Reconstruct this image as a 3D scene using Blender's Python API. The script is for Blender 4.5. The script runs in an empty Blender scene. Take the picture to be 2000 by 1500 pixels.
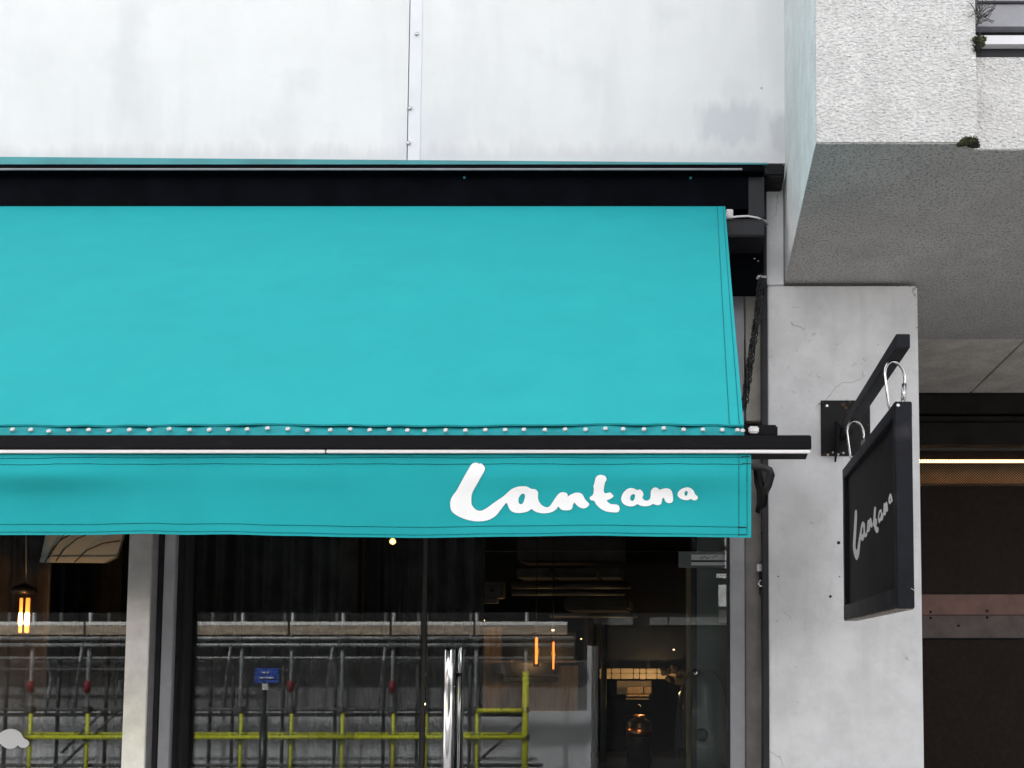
import bpy, bmesh, math, random
from mathutils import Vector, Matrix
random.seed(7)
S = bpy.context.scene
C = S.collection
R = math.radians

# ------------------------------------------------------------------ camera
EYE = 2.2                      # lens height above the pavement
FPX = 1850.0                   # focal length in photo pixels (photo is 2000 wide)
PITCH = R(3.45)
PPX, HOR = 1370.0, 1275.0      # where level depth lines meet in the photo
PPY = HOR - FPX * math.tan(PITCH)
cam_d = bpy.data.cameras.new('camera')
cam = bpy.data.objects.new('camera', cam_d)
C.objects.link(cam)
cam.location = (0, 0, EYE)
cam.rotation_euler = (R(90) + PITCH, 0, 0)
cam_d.sensor_width = 36
cam_d.lens = FPX / 2000 * 36
cam_d.shift_x = (1000 - PPX) / 2000
cam_d.shift_y = (PPY - 750) / 2000
cam_d.clip_start = 0.05
cam_d.clip_end = 500
S.camera = cam

# ------------------------------------------------------------------ sky, sun, exposure
w = bpy.data.worlds.new('World')
S.world = w
w.use_nodes = True
nt = w.node_tree
bg = nt.nodes['Background']
sky = nt.nodes.new('ShaderNodeTexSky')
sky.sky_type = 'NISHITA'
sky.sun_disc = False
sky.sun_elevation = R(48)
sky.sun_rotation = R(-17)
sky.dust_density = 3.0
hs = nt.nodes.new('ShaderNodeHueSaturation')      # overcast: the cloud deck takes most of the blue away
hs.inputs['Saturation'].default_value = 0.07
nt.links.new(sky.outputs[0], hs.inputs['Color'])
nt.links.new(hs.outputs[0], bg.inputs[0])
bg.inputs[1].default_value = 0.15
sun_d = bpy.data.lights.new('sun', 'SUN')
sun_d.energy = 4.0
sun_d.angle = R(3)
sun_d.color = (1.0, 0.98, 0.955)
sun = bpy.data.objects.new('sun', sun_d)
C.objects.link(sun)
sun.location = (-3, 14, 14)
sun.rotation_euler = Vector((0.20, -0.64, -0.74)).to_track_quat('-Z', 'Y').to_euler()
S.view_settings.view_transform = 'Standard'
S.view_settings.look = 'None'
S.view_settings.exposure = 1.7
S.view_settings.gamma = 1
S.view_settings.use_curve_mapping = False
S.cycles.use_denoising = True
S.cycles.max_bounces = 8
S.cycles.transparent_max_bounces = 16
S.cycles.caustics_reflective = False
S.cycles.caustics_refractive = False

# ------------------------------------------------------------------ projection helpers (metres from photo measurements)
_F = Vector((0, math.cos(PITCH), math.sin(PITCH)))
_U = Vector((0, -math.sin(PITCH), math.cos(PITCH)))
_X = Vector((1, 0, 0))
O = Vector((0, 0, EYE))
def ray(px, py):
    return _X * ((px - PPX) / FPX) + _U * (-(py - PPY) / FPX) + _F
def P(px, py, Y):
    d = ray(px, py)
    return O + d * (Y / d.y)
def PX(px, py, X):
    d = ray(px, py)
    return O + d * (X / d.x)
YG = 4.25                      # plane of the shop glass
def RF(px, py, Yv):            # a point seen mirrored in the shop glass
    p = P(px, py, Yv)
    return Vector((p.x, 2 * YG - p.y, p.z))

# ------------------------------------------------------------------ materials
M = {}
def mat(name, col, rough=0.6, metal=0.0, var=0.12, scale=6.0, bump=0.0, bscale=60.0, detail=6.0, spec=0.5, col2=None, coat=0.0, emit=None, estr=0.0, trans=0.0, rvar=0.0, stretch=None, bdist=0.01):
    m = bpy.data.materials.new(name)
    m.use_nodes = True
    n = m.node_tree.nodes
    l = m.node_tree.links
    b = n['Principled BSDF']
    b.inputs['Roughness'].default_value = rough
    b.inputs['Metallic'].default_value = metal
    b.inputs['Specular IOR Level'].default_value = spec
    if coat:
        b.inputs['Coat Weight'].default_value = coat
        b.inputs['Coat Roughness'].default_value = 0.1
    tc = n.new('ShaderNodeTexCoord')
    mp = n.new('ShaderNodeMapping')
    if stretch: mp.inputs['Scale'].default_value = stretch
    l.new(tc.outputs['Object'], mp.inputs['Vector'])
    no = n.new('ShaderNodeTexNoise')
    no.inputs['Scale'].default_value = scale
    no.inputs['Detail'].default_value = detail
    no.inputs['Roughness'].default_value = 0.62
    l.new(mp.outputs[0], no.inputs['Vector'])
    rp = n.new('ShaderNodeValToRGB')
    c2 = col2 or tuple(max(0, c * (1 - 2 * var)) for c in col)
    rp.color_ramp.elements[0].position = 0.32
    rp.color_ramp.elements[1].position = 0.62
    rp.color_ramp.elements[0].color = (*c2, 1)
    rp.color_ramp.elements[1].color = (*col, 1)
    l.new(no.outputs['Fac'], rp.inputs[0])
    l.new(rp.outputs[0], b.inputs['Base Color'])
    if rvar:
        mr = n.new('ShaderNodeMapRange')
        mr.inputs['To Min'].default_value = max(0.02, rough - rvar)
        mr.inputs['To Max'].default_value = min(1, rough + rvar)
        l.new(no.outputs['Fac'], mr.inputs['Value'])
        l.new(mr.outputs[0], b.inputs['Roughness'])
    if bump:
        n2 = n.new('ShaderNodeTexNoise')
        n2.inputs['Scale'].default_value = bscale
        n2.inputs['Detail'].default_value = 4
        l.new(mp.outputs[0], n2.inputs['Vector'])
        bu = n.new('ShaderNodeBump')
        bu.inputs['Strength'].default_value = bump
        bu.inputs['Distance'].default_value = bdist
        l.new(n2.outputs['Fac'], bu.inputs['Height'])
        l.new(bu.outputs[0], b.inputs['Normal'])
    if emit:
        b.inputs['Emission Color'].default_value = (*emit, 1)
        b.inputs['Emission Strength'].default_value = estr
    if trans:
        out = n['Material Output']
        tr = n.new('ShaderNodeBsdfTranslucent')
        l.new(rp.outputs[0], tr.inputs[0])
        mx = n.new('ShaderNodeMixShader')
        mx.inputs[0].default_value = trans
        l.new(b.outputs[0], mx.inputs[1])
        l.new(tr.outputs[0], mx.inputs[2])
        l.new(mx.outputs[0], out.inputs[0])
    M[name] = m
    return m

mat('white_sheet', (0.745, 0.745, 0.755), 0.45, var=0.045, scale=1.6, bump=0.04, bscale=9, rvar=0.1)
mat('white_strip', (0.74, 0.74, 0.78), 0.5, var=0.05, scale=5)
mat('plaster', (0.74, 0.745, 0.765), 0.8, var=0.075, scale=7.0, bump=0.35, bscale=26, bdist=0.012)
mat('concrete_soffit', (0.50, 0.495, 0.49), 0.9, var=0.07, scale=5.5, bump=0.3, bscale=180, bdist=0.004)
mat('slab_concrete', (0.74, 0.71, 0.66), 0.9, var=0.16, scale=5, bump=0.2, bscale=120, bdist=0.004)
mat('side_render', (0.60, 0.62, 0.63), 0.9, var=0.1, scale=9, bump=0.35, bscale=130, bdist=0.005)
mat('fabric', (0.015, 0.355, 0.385), 0.85, var=0.03, scale=5, bump=0.12, bscale=900, bdist=0.0006, spec=0.12)
mat('dark_undersheet', (0.010, 0.014, 0.016), 0.95, spec=0.1)  # near black, for the added sheets that darken the awning underside
mat('fabric_hem', (0.012, 0.27, 0.30), 0.85, var=0.14, scale=24, bump=0.2, bscale=900, bdist=0.0006, spec=0.2)
mat('stitch', (0.010, 0.17, 0.19), 0.9, var=0.4, scale=240, spec=0.1)
mat('thread_black', (0.004, 0.01, 0.012), 0.9)
mat('letter_white', (0.86, 0.86, 0.87), 0.6, var=0.02, scale=12)
mat('bar_black', (0.0045, 0.0045, 0.0065), 0.6, spec=0.12, var=0.3, scale=30, bump=0.12, bscale=70, bdist=0.003, rvar=0.15, stretch=(0.3, 1, 1))
mat('fascia_black', (0.0030, 0.0036, 0.006), 0.7, var=0.3, scale=8, spec=0.03)
mat('aluminium', (0.54, 0.52, 0.53), 0.32, metal=0.85, var=0.06, scale=9, stretch=(0.2, 1, 1))
mat('rivet_metal', (0.66, 0.64, 0.64), 0.35, metal=0.3, var=0.2, scale=70)
mat('steel', (0.62, 0.62, 0.63), 0.22, metal=1.0, var=0.1, scale=40)
mat('chrome', (0.80, 0.79, 0.80), 0.09, metal=1.0, var=0.05, scale=30)
mat('sign_black', (0.008, 0.009, 0.015), 0.55, spec=0.18, var=0.3, scale=14, bump=0.15, bscale=60, bdist=0.002, rvar=0.12)
mat('sign_panel', (0.011, 0.011, 0.012), 0.65, spec=0.15, var=0.3, scale=10, bump=0.1, bscale=120, bdist=0.002)
mat('bracket_black', (0.005, 0.005, 0.006), 0.5, spec=0.2, var=0.4, scale=22, bump=0.3, bscale=60, bdist=0.003, rvar=0.2)
mat('rust', (0.10, 0.055, 0.03), 0.9, var=0.4, scale=80)
mat('underside_wood', (0.36, 0.32, 0.28), 0.8, var=0.3, scale=40, stretch=(6, 0.6, 6))
mat('grey_metal', (0.30, 0.30, 0.33), 0.30, var=0.08, scale=12, rvar=0.06, bump=0.05, bscale=200)
mat('pale_metal', (0.76, 0.74, 0.745), 0.16, metal=0.55, var=0.08, scale=16, coat=0.5, rvar=0.06, bump=0.05, bscale=200)
mat('dark_metal', (0.018, 0.018, 0.023), 0.45, spec=0.3, var=0.2, scale=14)
mat('gasket', (0.006, 0.006, 0.006), 0.6)
mat('jamb_panel', (0.22, 0.205, 0.195), 0.5, var=0.2, scale=6, bump=0.1, bscale=60)
mat('beige', (0.62, 0.59, 0.53), 0.8, var=0.16, scale=7, bump=0.2, bscale=60)
mat('cable_black', (0.010, 0.010, 0.011), 0.45)
mat('cable_white', (0.72, 0.70, 0.72), 0.45)
mat('gate_beam', (0.013, 0.011, 0.009), 0.6, spec=0.15, var=0.3, scale=8, bump=0.1)
mat('gate_wire', (0.030, 0.016, 0.010), 0.55, spec=0.12, var=0.3, scale=30)
mat('gate_rail_top', (0.15, 0.068, 0.052), 0.6, var=0.2, scale=9, bump=0.1)
mat('gate_rail_low', (0.080, 0.055, 0.048), 0.6, var=0.25, scale=9, bump=0.1)
mat('warm_board', (0.72, 0.44, 0.20), 0.6, var=0.15, scale=8)
mat('moss', (0.075, 0.085, 0.030), 0.95, var=0.45, scale=60, bump=0.8, bscale=160)
mat('soil', (0.035, 0.030, 0.024), 0.95, var=0.4, scale=60, bump=0.9, bscale=150)
mat('twig', (0.07, 0.065, 0.055), 0.9, var=0.4, scale=70)
mat('dark_void', (0.006, 0.006, 0.006), 0.9)
mat('curtain', (0.055, 0.055, 0.057), 0.9, var=0.25, scale=7, bump=0.1, bscale=300)
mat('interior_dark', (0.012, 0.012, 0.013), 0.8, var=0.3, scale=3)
mat('interior_grey', (0.060, 0.062, 0.062), 0.7, var=0.2, scale=5)
mat('duct', (0.085, 0.088, 0.092), 0.5, var=0.2, scale=8)
mat('inner_wall', (0.26, 0.29, 0.275), 0.8, var=0.12, scale=4)
mat('timber', (0.30, 0.20, 0.11), 0.6, var=0.25, scale=10, stretch=(4, 4, 0.5))
mat('tile_cream', (0.62, 0.50, 0.32), 0.5, var=0.12, scale=9)
mat('machine_black', (0.010, 0.010, 0.011), 0.35)
mat('copper', (0.85, 0.42, 0.20), 0.28, metal=1.0, var=0.1, scale=30)
mat('lamp_glow', (1.0, 0.5, 0.2), 0.4, emit=(1.0, 0.20, 0.025), estr=1.1)
mat('filament', (1, 0.8, 0.5), 0.4, emit=(1.0, 0.50, 0.20), estr=7)
mat('spot_glow', (1, 0.9, 0.7), 0.4, emit=(1.0, 0.50, 0.17), estr=1.1)
mat('small_glow', (1, 0.9, 0.7), 0.4, emit=(1.0, 0.68, 0.34), estr=1.2)
mat('tube_glow', (1, 0.8, 0.6), 0.4, emit=(1.0, 0.56, 0.27), estr=2.4)
mat('frosted', (0.50, 0.58, 0.58), 0.6, var=0.1, scale=3)
mat('label_white', (0.78, 0.76, 0.74), 0.5, var=0.04)
mat('label_dark', (0.02, 0.02, 0.035), 0.5)
mat('label_red', (0.22, 0.02, 0.05), 0.5)
mat('plate_grey', (0.14, 0.14, 0.145), 0.4, var=0.1)
mat('decal_white', (0.82, 0.82, 0.84), 0.6, var=0.03)
mat('scaffold_tube', (0.36, 0.37, 0.37), 0.5, metal=0.4, var=0.3, scale=6)
mat('scaffold_dark', (0.09, 0.09, 0.09), 0.6, var=0.3, scale=6)
mat('scaffold_yellow', (0.58, 0.60, 0.03), 0.5, var=0.12, scale=4)
mat('scaffold_red', (0.22, 0.012, 0.02), 0.6, var=0.2)
mat('board_wood', (0.46, 0.36, 0.27), 0.8, var=0.25, scale=5, stretch=(0.4, 1, 3))
mat('render_pale', (0.72, 0.72, 0.73), 0.85, var=0.08, scale=0.9, bump=0.1)
mat('render_mid', (0.50, 0.50, 0.52), 0.85, var=0.12, scale=0.9, bump=0.1)
mat('render_grey', (0.16, 0.16, 0.16), 0.85, var=0.12, scale=0.8)
mat('brick_dark', (0.12, 0.095, 0.085), 0.9, var=0.25, scale=5)
mat('brick_far', (0.30, 0.20, 0.15), 0.9, var=0.25, scale=3)
mat('window_dark', (0.02, 0.022, 0.025), 0.1, var=0.1)
mat('blue_sign', (0.03, 0.08, 0.42), 0.4, var=0.1)
mat('asphalt', (0.10, 0.10, 0.10), 0.9, var=0.25, scale=14, bump=0.4, bscale=200)
mat('paving', (0.50, 0.49, 0.47), 0.85, var=0.15, scale=3, bump=0.15)
mat('kerb', (0.34, 0.33, 0.32), 0.85, var=0.15, scale=5)
mat('teal_cap', (0.05, 0.30, 0.33), 0.5, var=0.15, scale=8, stretch=(0.4, 1, 1))
mat('road_white', (0.72, 0.72, 0.70), 0.8, var=0.1)

def roughcast(name, col):
    m = mat(name, col, 0.9, var=0.06, scale=10)
    n = m.node_tree.nodes; l = m.node_tree.links
    tc = n.new('ShaderNodeTexCoord')
    mp = n.new('ShaderNodeMapping')
    mp.inputs['Rotation'].default_value = (0, R(35), 0)
    mp.inputs['Scale'].default_value = (1.0, 1.0, 1.7)
    l.new(tc.outputs['Object'], mp.inputs[0])
    vo = n.new('ShaderNodeTexVoronoi')
    vo.inputs['Scale'].default_value = 75
    vo.inputs['Randomness'].default_value = 1
    l.new(mp.outputs[0], vo.inputs['Vector'])
    no = n.new('ShaderNodeTexNoise'); no.inputs['Scale'].default_value = 110; no.inputs['Detail'].default_value = 3
    l.new(mp.outputs[0], no.inputs['Vector'])
    ad = n.new('ShaderNodeMath'); ad.operation = 'ADD'
    l.new(vo.outputs['Distance'], ad.inputs[0]); l.new(no.outputs['Fac'], ad.inputs[1])
    bu = n.new('ShaderNodeBump'); bu.inputs['Strength'].default_value = 1.0; bu.inputs['Distance'].default_value = 0.011
    l.new(ad.outputs[0], bu.inputs['Height'])
    l.new(bu.outputs[0], n['Principled BSDF'].inputs['Normal'])
roughcast('roughcast', (0.86, 0.85, 0.85))

def glassmat(name, refl, tint, rough=0.0, rim=False):
    m = bpy.data.materials.new(name); m.use_nodes = True
    n = m.node_tree.nodes; l = m.node_tree.links
    n.remove(n['Principled BSDF'])
    t = n.new('ShaderNodeBsdfTransparent'); t.inputs[0].default_value = (*tint, 1)
    g = n.new('ShaderNodeBsdfGlossy'); g.inputs['Roughness'].default_value = rough; g.inputs[0].default_value = (0.96, 0.98, 0.98, 1)
    lw = n.new('ShaderNodeLayerWeight'); lw.inputs['Blend'].default_value = 0.28
    ad = n.new('ShaderNodeMath'); ad.operation = 'MULTIPLY_ADD'; ad.inputs[1].default_value = 1.0; ad.inputs[2].default_value = refl; ad.use_clamp = True
    if rim:
        lw.inputs['Blend'].default_value = 0.12
    l.new(lw.outputs['Facing' if rim else 'Fresnel'], ad.inputs[0])
    mx = n.new('ShaderNodeMixShader')
    l.new(ad.outputs[0], mx.inputs[0]); l.new(t.outputs[0], mx.inputs[1]); l.new(g.outputs[0], mx.inputs[2])
    l.new(mx.outputs[0], n['Material Output'].inputs[0])
    M[name] = m
glassmat('shop_glass', 0.012, (0.86, 0.88, 0.88))
glassmat('jar_glass', 0.015, (0.97, 0.98, 0.98), rim=True)

def layer(m, kind, scale, lo, hi, col, fac, stretch=(1, 1, 1), mask=None, dist=0.0):
    # adds stains, pits, cracks or streaks over the base colour, in metres of world space
    n = m.node_tree.nodes; l = m.node_tree.links
    b = n['Principled BSDF']
    src = b.inputs['Base Color'].links[0].from_socket
    g = n.new('ShaderNodeNewGeometry')
    mp = n.new('ShaderNodeMapping'); mp.inputs['Scale'].default_value = stretch
    l.new(g.outputs['Position'], mp.inputs[0])
    vec = mp.outputs[0]
    if dist:
        dn = n.new('ShaderNodeTexNoise'); dn.inputs['Scale'].default_value = 5; dn.inputs['Detail'].default_value = 5
        l.new(vec, dn.inputs['Vector'])
        mm = n.new('ShaderNodeVectorMath'); mm.operation = 'MULTIPLY_ADD'
        mm.inputs[1].default_value = (dist, dist, dist)
        l.new(dn.outputs['Color'], mm.inputs[0]); l.new(vec, mm.inputs[2])
        vec = mm.outputs[0]
    if kind == 'noise':
        t = n.new('ShaderNodeTexNoise'); t.inputs['Scale'].default_value = scale; t.inputs['Detail'].default_value = 5; out = t.outputs['Fac']
    elif kind == 'pits':
        t = n.new('ShaderNodeTexVoronoi'); t.inputs['Scale'].default_value = scale; out = t.outputs['Distance']
    else:
        t = n.new('ShaderNodeTexVoronoi'); t.feature = 'DISTANCE_TO_EDGE'; t.inputs['Scale'].default_value = scale; out = t.outputs['Distance']
    l.new(vec, t.inputs['Vector'])
    mr = n.new('ShaderNodeMapRange'); mr.inputs['From Min'].default_value = lo; mr.inputs['From Max'].default_value = hi
    mr.inputs['To Min'].default_value = 0; mr.inputs['To Max'].default_value = fac
    l.new(out, mr.inputs['Value']); f = mr.outputs[0]
    if mask:
        t2 = n.new('ShaderNodeTexNoise'); t2.inputs['Scale'].default_value = mask[0]; t2.inputs['Detail'].default_value = 3
        l.new(g.outputs['Position'], t2.inputs['Vector'])
        m2 = n.new('ShaderNodeMapRange'); m2.inputs['From Min'].default_value = mask[1]; m2.inputs['From Max'].default_value = mask[2]
        l.new(t2.outputs['Fac'], m2.inputs['Value'])
        mu = n.new('ShaderNodeMath'); mu.operation = 'MULTIPLY'; l.new(f, mu.inputs[0]); l.new(m2.outputs[0], mu.inputs[1]); f = mu.outputs[0]
    mx = n.new('ShaderNodeMixRGB'); mx.inputs[2].default_value = (*col, 1)
    l.new(f, mx.inputs[0]); l.new(src, mx.inputs[1]); l.new(mx.outputs[0], b.inputs['Base Color'])
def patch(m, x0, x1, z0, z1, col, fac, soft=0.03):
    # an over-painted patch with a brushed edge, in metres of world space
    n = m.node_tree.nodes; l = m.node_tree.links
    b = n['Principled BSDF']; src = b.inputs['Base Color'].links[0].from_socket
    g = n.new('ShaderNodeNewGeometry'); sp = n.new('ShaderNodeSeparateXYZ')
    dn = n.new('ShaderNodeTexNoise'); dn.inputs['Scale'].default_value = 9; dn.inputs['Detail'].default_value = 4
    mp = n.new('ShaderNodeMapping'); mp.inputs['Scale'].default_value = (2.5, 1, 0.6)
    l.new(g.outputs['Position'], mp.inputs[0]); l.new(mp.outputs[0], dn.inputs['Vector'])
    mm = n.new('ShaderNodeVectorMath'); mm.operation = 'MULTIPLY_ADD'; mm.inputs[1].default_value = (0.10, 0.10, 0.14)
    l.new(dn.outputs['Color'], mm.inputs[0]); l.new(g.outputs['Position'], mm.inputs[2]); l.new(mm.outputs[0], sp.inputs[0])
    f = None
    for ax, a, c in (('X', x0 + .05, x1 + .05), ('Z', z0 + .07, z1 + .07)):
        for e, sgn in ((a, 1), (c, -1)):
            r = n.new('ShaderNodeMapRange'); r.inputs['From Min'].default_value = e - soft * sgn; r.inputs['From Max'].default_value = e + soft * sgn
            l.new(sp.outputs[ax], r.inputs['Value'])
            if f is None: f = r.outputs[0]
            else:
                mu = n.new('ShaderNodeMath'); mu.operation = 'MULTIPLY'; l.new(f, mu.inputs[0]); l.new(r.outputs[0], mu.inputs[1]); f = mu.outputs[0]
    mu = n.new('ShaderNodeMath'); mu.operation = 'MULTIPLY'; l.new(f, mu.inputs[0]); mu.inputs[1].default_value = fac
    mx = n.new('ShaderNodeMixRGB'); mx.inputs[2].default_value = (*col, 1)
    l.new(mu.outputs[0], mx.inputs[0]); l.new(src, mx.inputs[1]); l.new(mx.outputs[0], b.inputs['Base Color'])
wsm = M['white_sheet']
layer(wsm, 'noise', 1.3, 0.52, 0.70, (0.58, 0.585, 0.61), 0.35, (5, 1, 0.7))
layer(wsm, 'noise', 3.0, 0.56, 0.70, (0.60, 0.605, 0.63), 0.5)
layer(wsm, 'pits', 5.0, 0.035, 0.022, (0.25, 0.25, 0.27), 0.8, mask=(1.5, 0.52, 0.6))
_a, _b = P(1365, 282, 4.03), P(1490, 205, 4.03)
patch(wsm, _a.x, _b.x, _a.z, _b.z, (0.50, 0.52, 0.56), 0.65)
_a, _b = P(1502, 300, 4.03), P(1535, 225, 4.03)
patch(wsm, _a.x, _b.x + .1, _a.z, _b.z, (0.46, 0.47, 0.51), 0.75)
_a, _b = P(770, 330, 4.03), P(905, 215, 4.03)
patch(wsm, _a.x, _b.x, _a.z, _b.z, (0.60, 0.605, 0.65), 0.55, 0.06)
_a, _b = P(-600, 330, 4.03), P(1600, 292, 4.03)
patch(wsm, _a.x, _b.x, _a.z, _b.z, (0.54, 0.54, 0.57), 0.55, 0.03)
plm = M['plaster']
layer(plm, 'noise', 3.2, 0.52, 0.68, (0.60, 0.60, 0.615), 0.5)
layer(plm, 'noise', 2.5, 0.56, 0.70, (0.59, 0.59, 0.60), 0.4, (6, 6, 0.6))
layer(plm, 'crack', 2.2, 0.006, 0.0, (0.20, 0.19, 0.18), 0.8, mask=(2.2, 0.54, 0.60), dist=0.22)
layer(plm, 'pits', 5.0, 0.05, 0.03, (0.30, 0.29, 0.28), 0.8, (1, 1, 1.6), mask=(1.7, 0.48, 0.56), dist=0.05)
layer(plm, 'noise', 28, 0.62, 0.72, (0.36, 0.35, 0.34), 0.6, mask=(2.4, 0.50, 0.64))
layer(plm, 'pits', 14.0, 0.045, 0.02, (0.18, 0.17, 0.16), 0.8, mask=(3, 0.50, 0.6))
for nm_, k_ in (('concrete_soffit', 1.0), ('slab_concrete', 0.5)):
    cm = M[nm_]
    layer(cm, 'noise', 110, 0.48, 0.66, (0.16, 0.158, 0.155), 0.8 * k_)
    layer(cm, 'noise', 3.5, 0.50, 0.68, (0.30, 0.295, 0.285), 0.35 * k_)
    layer(cm, 'pits', 22.0, 0.12, 0.05, (0.10, 0.10, 0.095), 0.45, mask=(4, 0.44, 0.58))
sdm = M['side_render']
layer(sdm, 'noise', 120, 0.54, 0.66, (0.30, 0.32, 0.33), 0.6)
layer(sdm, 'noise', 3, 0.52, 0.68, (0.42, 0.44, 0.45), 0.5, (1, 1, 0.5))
layer(M['bar_black'], 'noise', 14, 0.60, 0.74, (0.03, 0.03, 0.034), 0.5, (0.6, 1, 3))
layer(M['bracket_black'], 'noise', 18, 0.60, 0.72, (0.09, 0.055, 0.035), 0.6)
layer(M['sign_black'], 'noise', 9, 0.58, 0.74, (0.05, 0.05, 0.06), 0.5)
layer(M['fabric'], 'noise', 420, 0.45, 0.62, (0.030, 0.33, 0.39), 0.35)
layer(M['fabric'], 'noise', 2.0, 0.50, 0.70, (0.022, 0.40, 0.42), 0.2, (2.5, 1, 1))
rcm = M['roughcast']
layer(rcm, 'pits', 75, 0.34, 0.66, (0.55, 0.54, 0.54), 0.35, (1, 1, 1.5))
layer(rcm, 'noise', 5, 0.54, 0.70, (0.66, 0.65, 0.63), 0.5)
layer(rcm, 'pits', 34, 0.16, 0.05, (0.16, 0.155, 0.15), 0.8, mask=(6, 0.46, 0.6))

# ------------------------------------------------------------------ object helpers
def thing(name, label, cat, loc=(0, 0, 0), group=None):
    o = bpy.data.objects.new(name, None)
    o.empty_display_size = 0.1
    C.objects.link(o)
    o.location = loc
    o['label'] = label
    o['category'] = cat
    if group: o['group'] = group
    return o
def tag(o, label, cat, group=None):
    o['label'] = label; o['category'] = cat
    if group: o['group'] = group
    return o
WLOC = {}
def wl(o):
    v = Vector((0, 0, 0))
    while o is not None:
        v += o.location
        o = o.parent
    return v
class MB:
    def __init__(s): s.bm = bmesh.new()
    def box(s, x0, x1, y0, y1, z0, z1, bev=0.0):
        b = bmesh.new()
        bmesh.ops.create_cube(b, size=1)
        for v in b.verts:
            v.co = Vector(((x0 + x1) / 2 + v.co.x * (x1 - x0), (y0 + y1) / 2 + v.co.y * (y1 - y0), (z0 + z1) / 2 + v.co.z * (z1 - z0)))
        if bev:
            bmesh.ops.bevel(b, geom=b.edges[:], offset=bev, segments=2, affect='EDGES')
        s.merge(b); return s
    def merge(s, b):
        b.normal_update()
        vm = {}
        for v in b.verts: vm[v] = s.bm.verts.new(v.co)
        for f in b.faces:
            try:
                nf = s.bm.faces.new([vm[v] for v in f.verts]); nf.smooth = f.smooth
            except ValueError: pass
        b.free()
    def poly(s, pts, faces, smooth=False):
        vs = [s.bm.verts.new(p) for p in pts]
        for f in faces:
            nf = s.bm.faces.new([vs[i] for i in f]); nf.smooth = smooth
        return s
    def prism(s, pts, d):            # closed polygon pts extruded by vector d
        d = Vector(d); n = len(pts)
        a = [s.bm.verts.new(Vector(p)) for p in pts]
        b = [s.bm.verts.new(Vector(p) + d) for p in pts]
        s.bm.faces.new(a); s.bm.faces.new(b[::-1])
        for i in range(n):
            j = (i + 1) % n
            s.bm.faces.new([a[j], a[i], b[i], b[j]])
        return s
    def tube(s, path, r, n=10, closed=False):
        path = [Vector(p) for p in path]
        N = len(path); rings = []
        ref = None
        for i, p in enumerate(path):
            if closed: t = path[(i + 1) % N] - path[i - 1]
            else: t = path[min(i + 1, N - 1)] - path[max(i - 1, 0)]
            t.normalize()
            if ref is None:
                ref = Vector((0, 0, 1)) if abs(t.z) < 0.9 else Vector((1, 0, 0))
            u = (ref - t * ref.dot(t)).normalized()
            ref = u
            v = t.cross(u)
            rr = r[i] if isinstance(r, (list, tuple)) else r
            rings.append([s.bm.verts.new(p + (u * math.cos(2 * math.pi * k / n) + v * math.sin(2 * math.pi * k / n)) * rr) for k in range(n)])
        m = N if closed else N - 1
        for i in range(m):
            a, b = rings[i], rings[(i + 1) % N]
            for k in range(n):
                f = s.bm.faces.new([a[k], a[(k + 1) % n], b[(k + 1) % n], b[k]]); f.smooth = True
        if not closed:
            s.bm.faces.new(rings[0][::-1]); s.bm.faces.new(rings[-1])
        return s
    def lathe(s, c, prof, n=20, axis='Z'):
        c = Vector(c); rings = []
        for (r, h) in prof:
            rg = []
            for k in range(n):
                a = 2 * math.pi * k / n
                x, y = math.cos(a) * r, math.sin(a) * r
                q = Vector((x, y, h)) if axis == 'Z' else (Vector((x, h, y)) if axis == 'Y' else Vector((h, x, y)))
                rg.append(s.bm.verts.new(c + q))
            rings.append(rg)
        for a, b in zip(rings[:-1], rings[1:]):
            for k in range(n):
                f = s.bm.faces.new([a[k], a[(k + 1) % n], b[(k + 1) % n], b[k]]); f.smooth = True
        s.bm.faces.new(rings[0][::-1]); s.bm.faces.new(rings[-1])
        return s
    def build(s, name, m, parent=None, loc=None, fix=True):
        if fix: bmesh.ops.recalc_face_normals(s.bm, faces=s.bm.faces[:])
        me = bpy.data.meshes.new(name)
        off = wl(parent) if parent is not None else Vector((0, 0, 0))
        if loc is None:
            xs = [v.co for v in s.bm.verts]
            lo = Vector((min(v.x for v in xs), min(v.y for v in xs), min(v.z for v in xs)))
            hi = Vector((max(v.x for v in xs), max(v.y for v in xs), max(v.z for v in xs)))
            loc = Vector(((lo.x + hi.x) / 2, (lo.y + hi.y) / 2, lo.z))
        loc = Vector(loc)
        for v in s.bm.verts: v.co -= loc
        s.bm.to_mesh(me); s.bm.free()
        o = bpy.data.objects.new(name, me)
        C.objects.link(o)
        o.parent = parent
        o.location = loc - off
        me.materials.append(M[m] if isinstance(m, str) else m)
        return o
def box(name, m, parent, x0, x1, y0, y1, z0, z1, bev=0.0):
    return MB().box(x0, x1, y0, y1, z0, z1, bev).build(name, m, parent)
def pbox(name, m, parent, px0, py0, px1, py1, Y, depth, bev=0.0):   # box whose front face covers a photo rectangle at distance Y
    a = P(px0, (py0 + py1) / 2, Y); b = P(px1, (py0 + py1) / 2, Y)
    t = P((px0 + px1) / 2, py0, Y); u = P((px0 + px1) / 2, py1, Y)
    return box(name, m, parent, a.x, b.x, Y, Y + depth, u.z, t.z, bev)
def struct(o):
    o['kind'] = 'structure'; return o
def X_(px, Y, py=900): return P(px, py, Y).x
def Z_(py, Y): return P(PPX, py, Y).z
def copy_child(src, parent, loc=None, rot=None, scale=None):
    c = src.copy(); C.objects.link(c); c.parent = parent
    if loc is not None: c.location = Vector(loc) - wl(parent)
    if rot is not None: c.rotation_euler = rot
    if scale is not None: c.scale = scale
    return c
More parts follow.
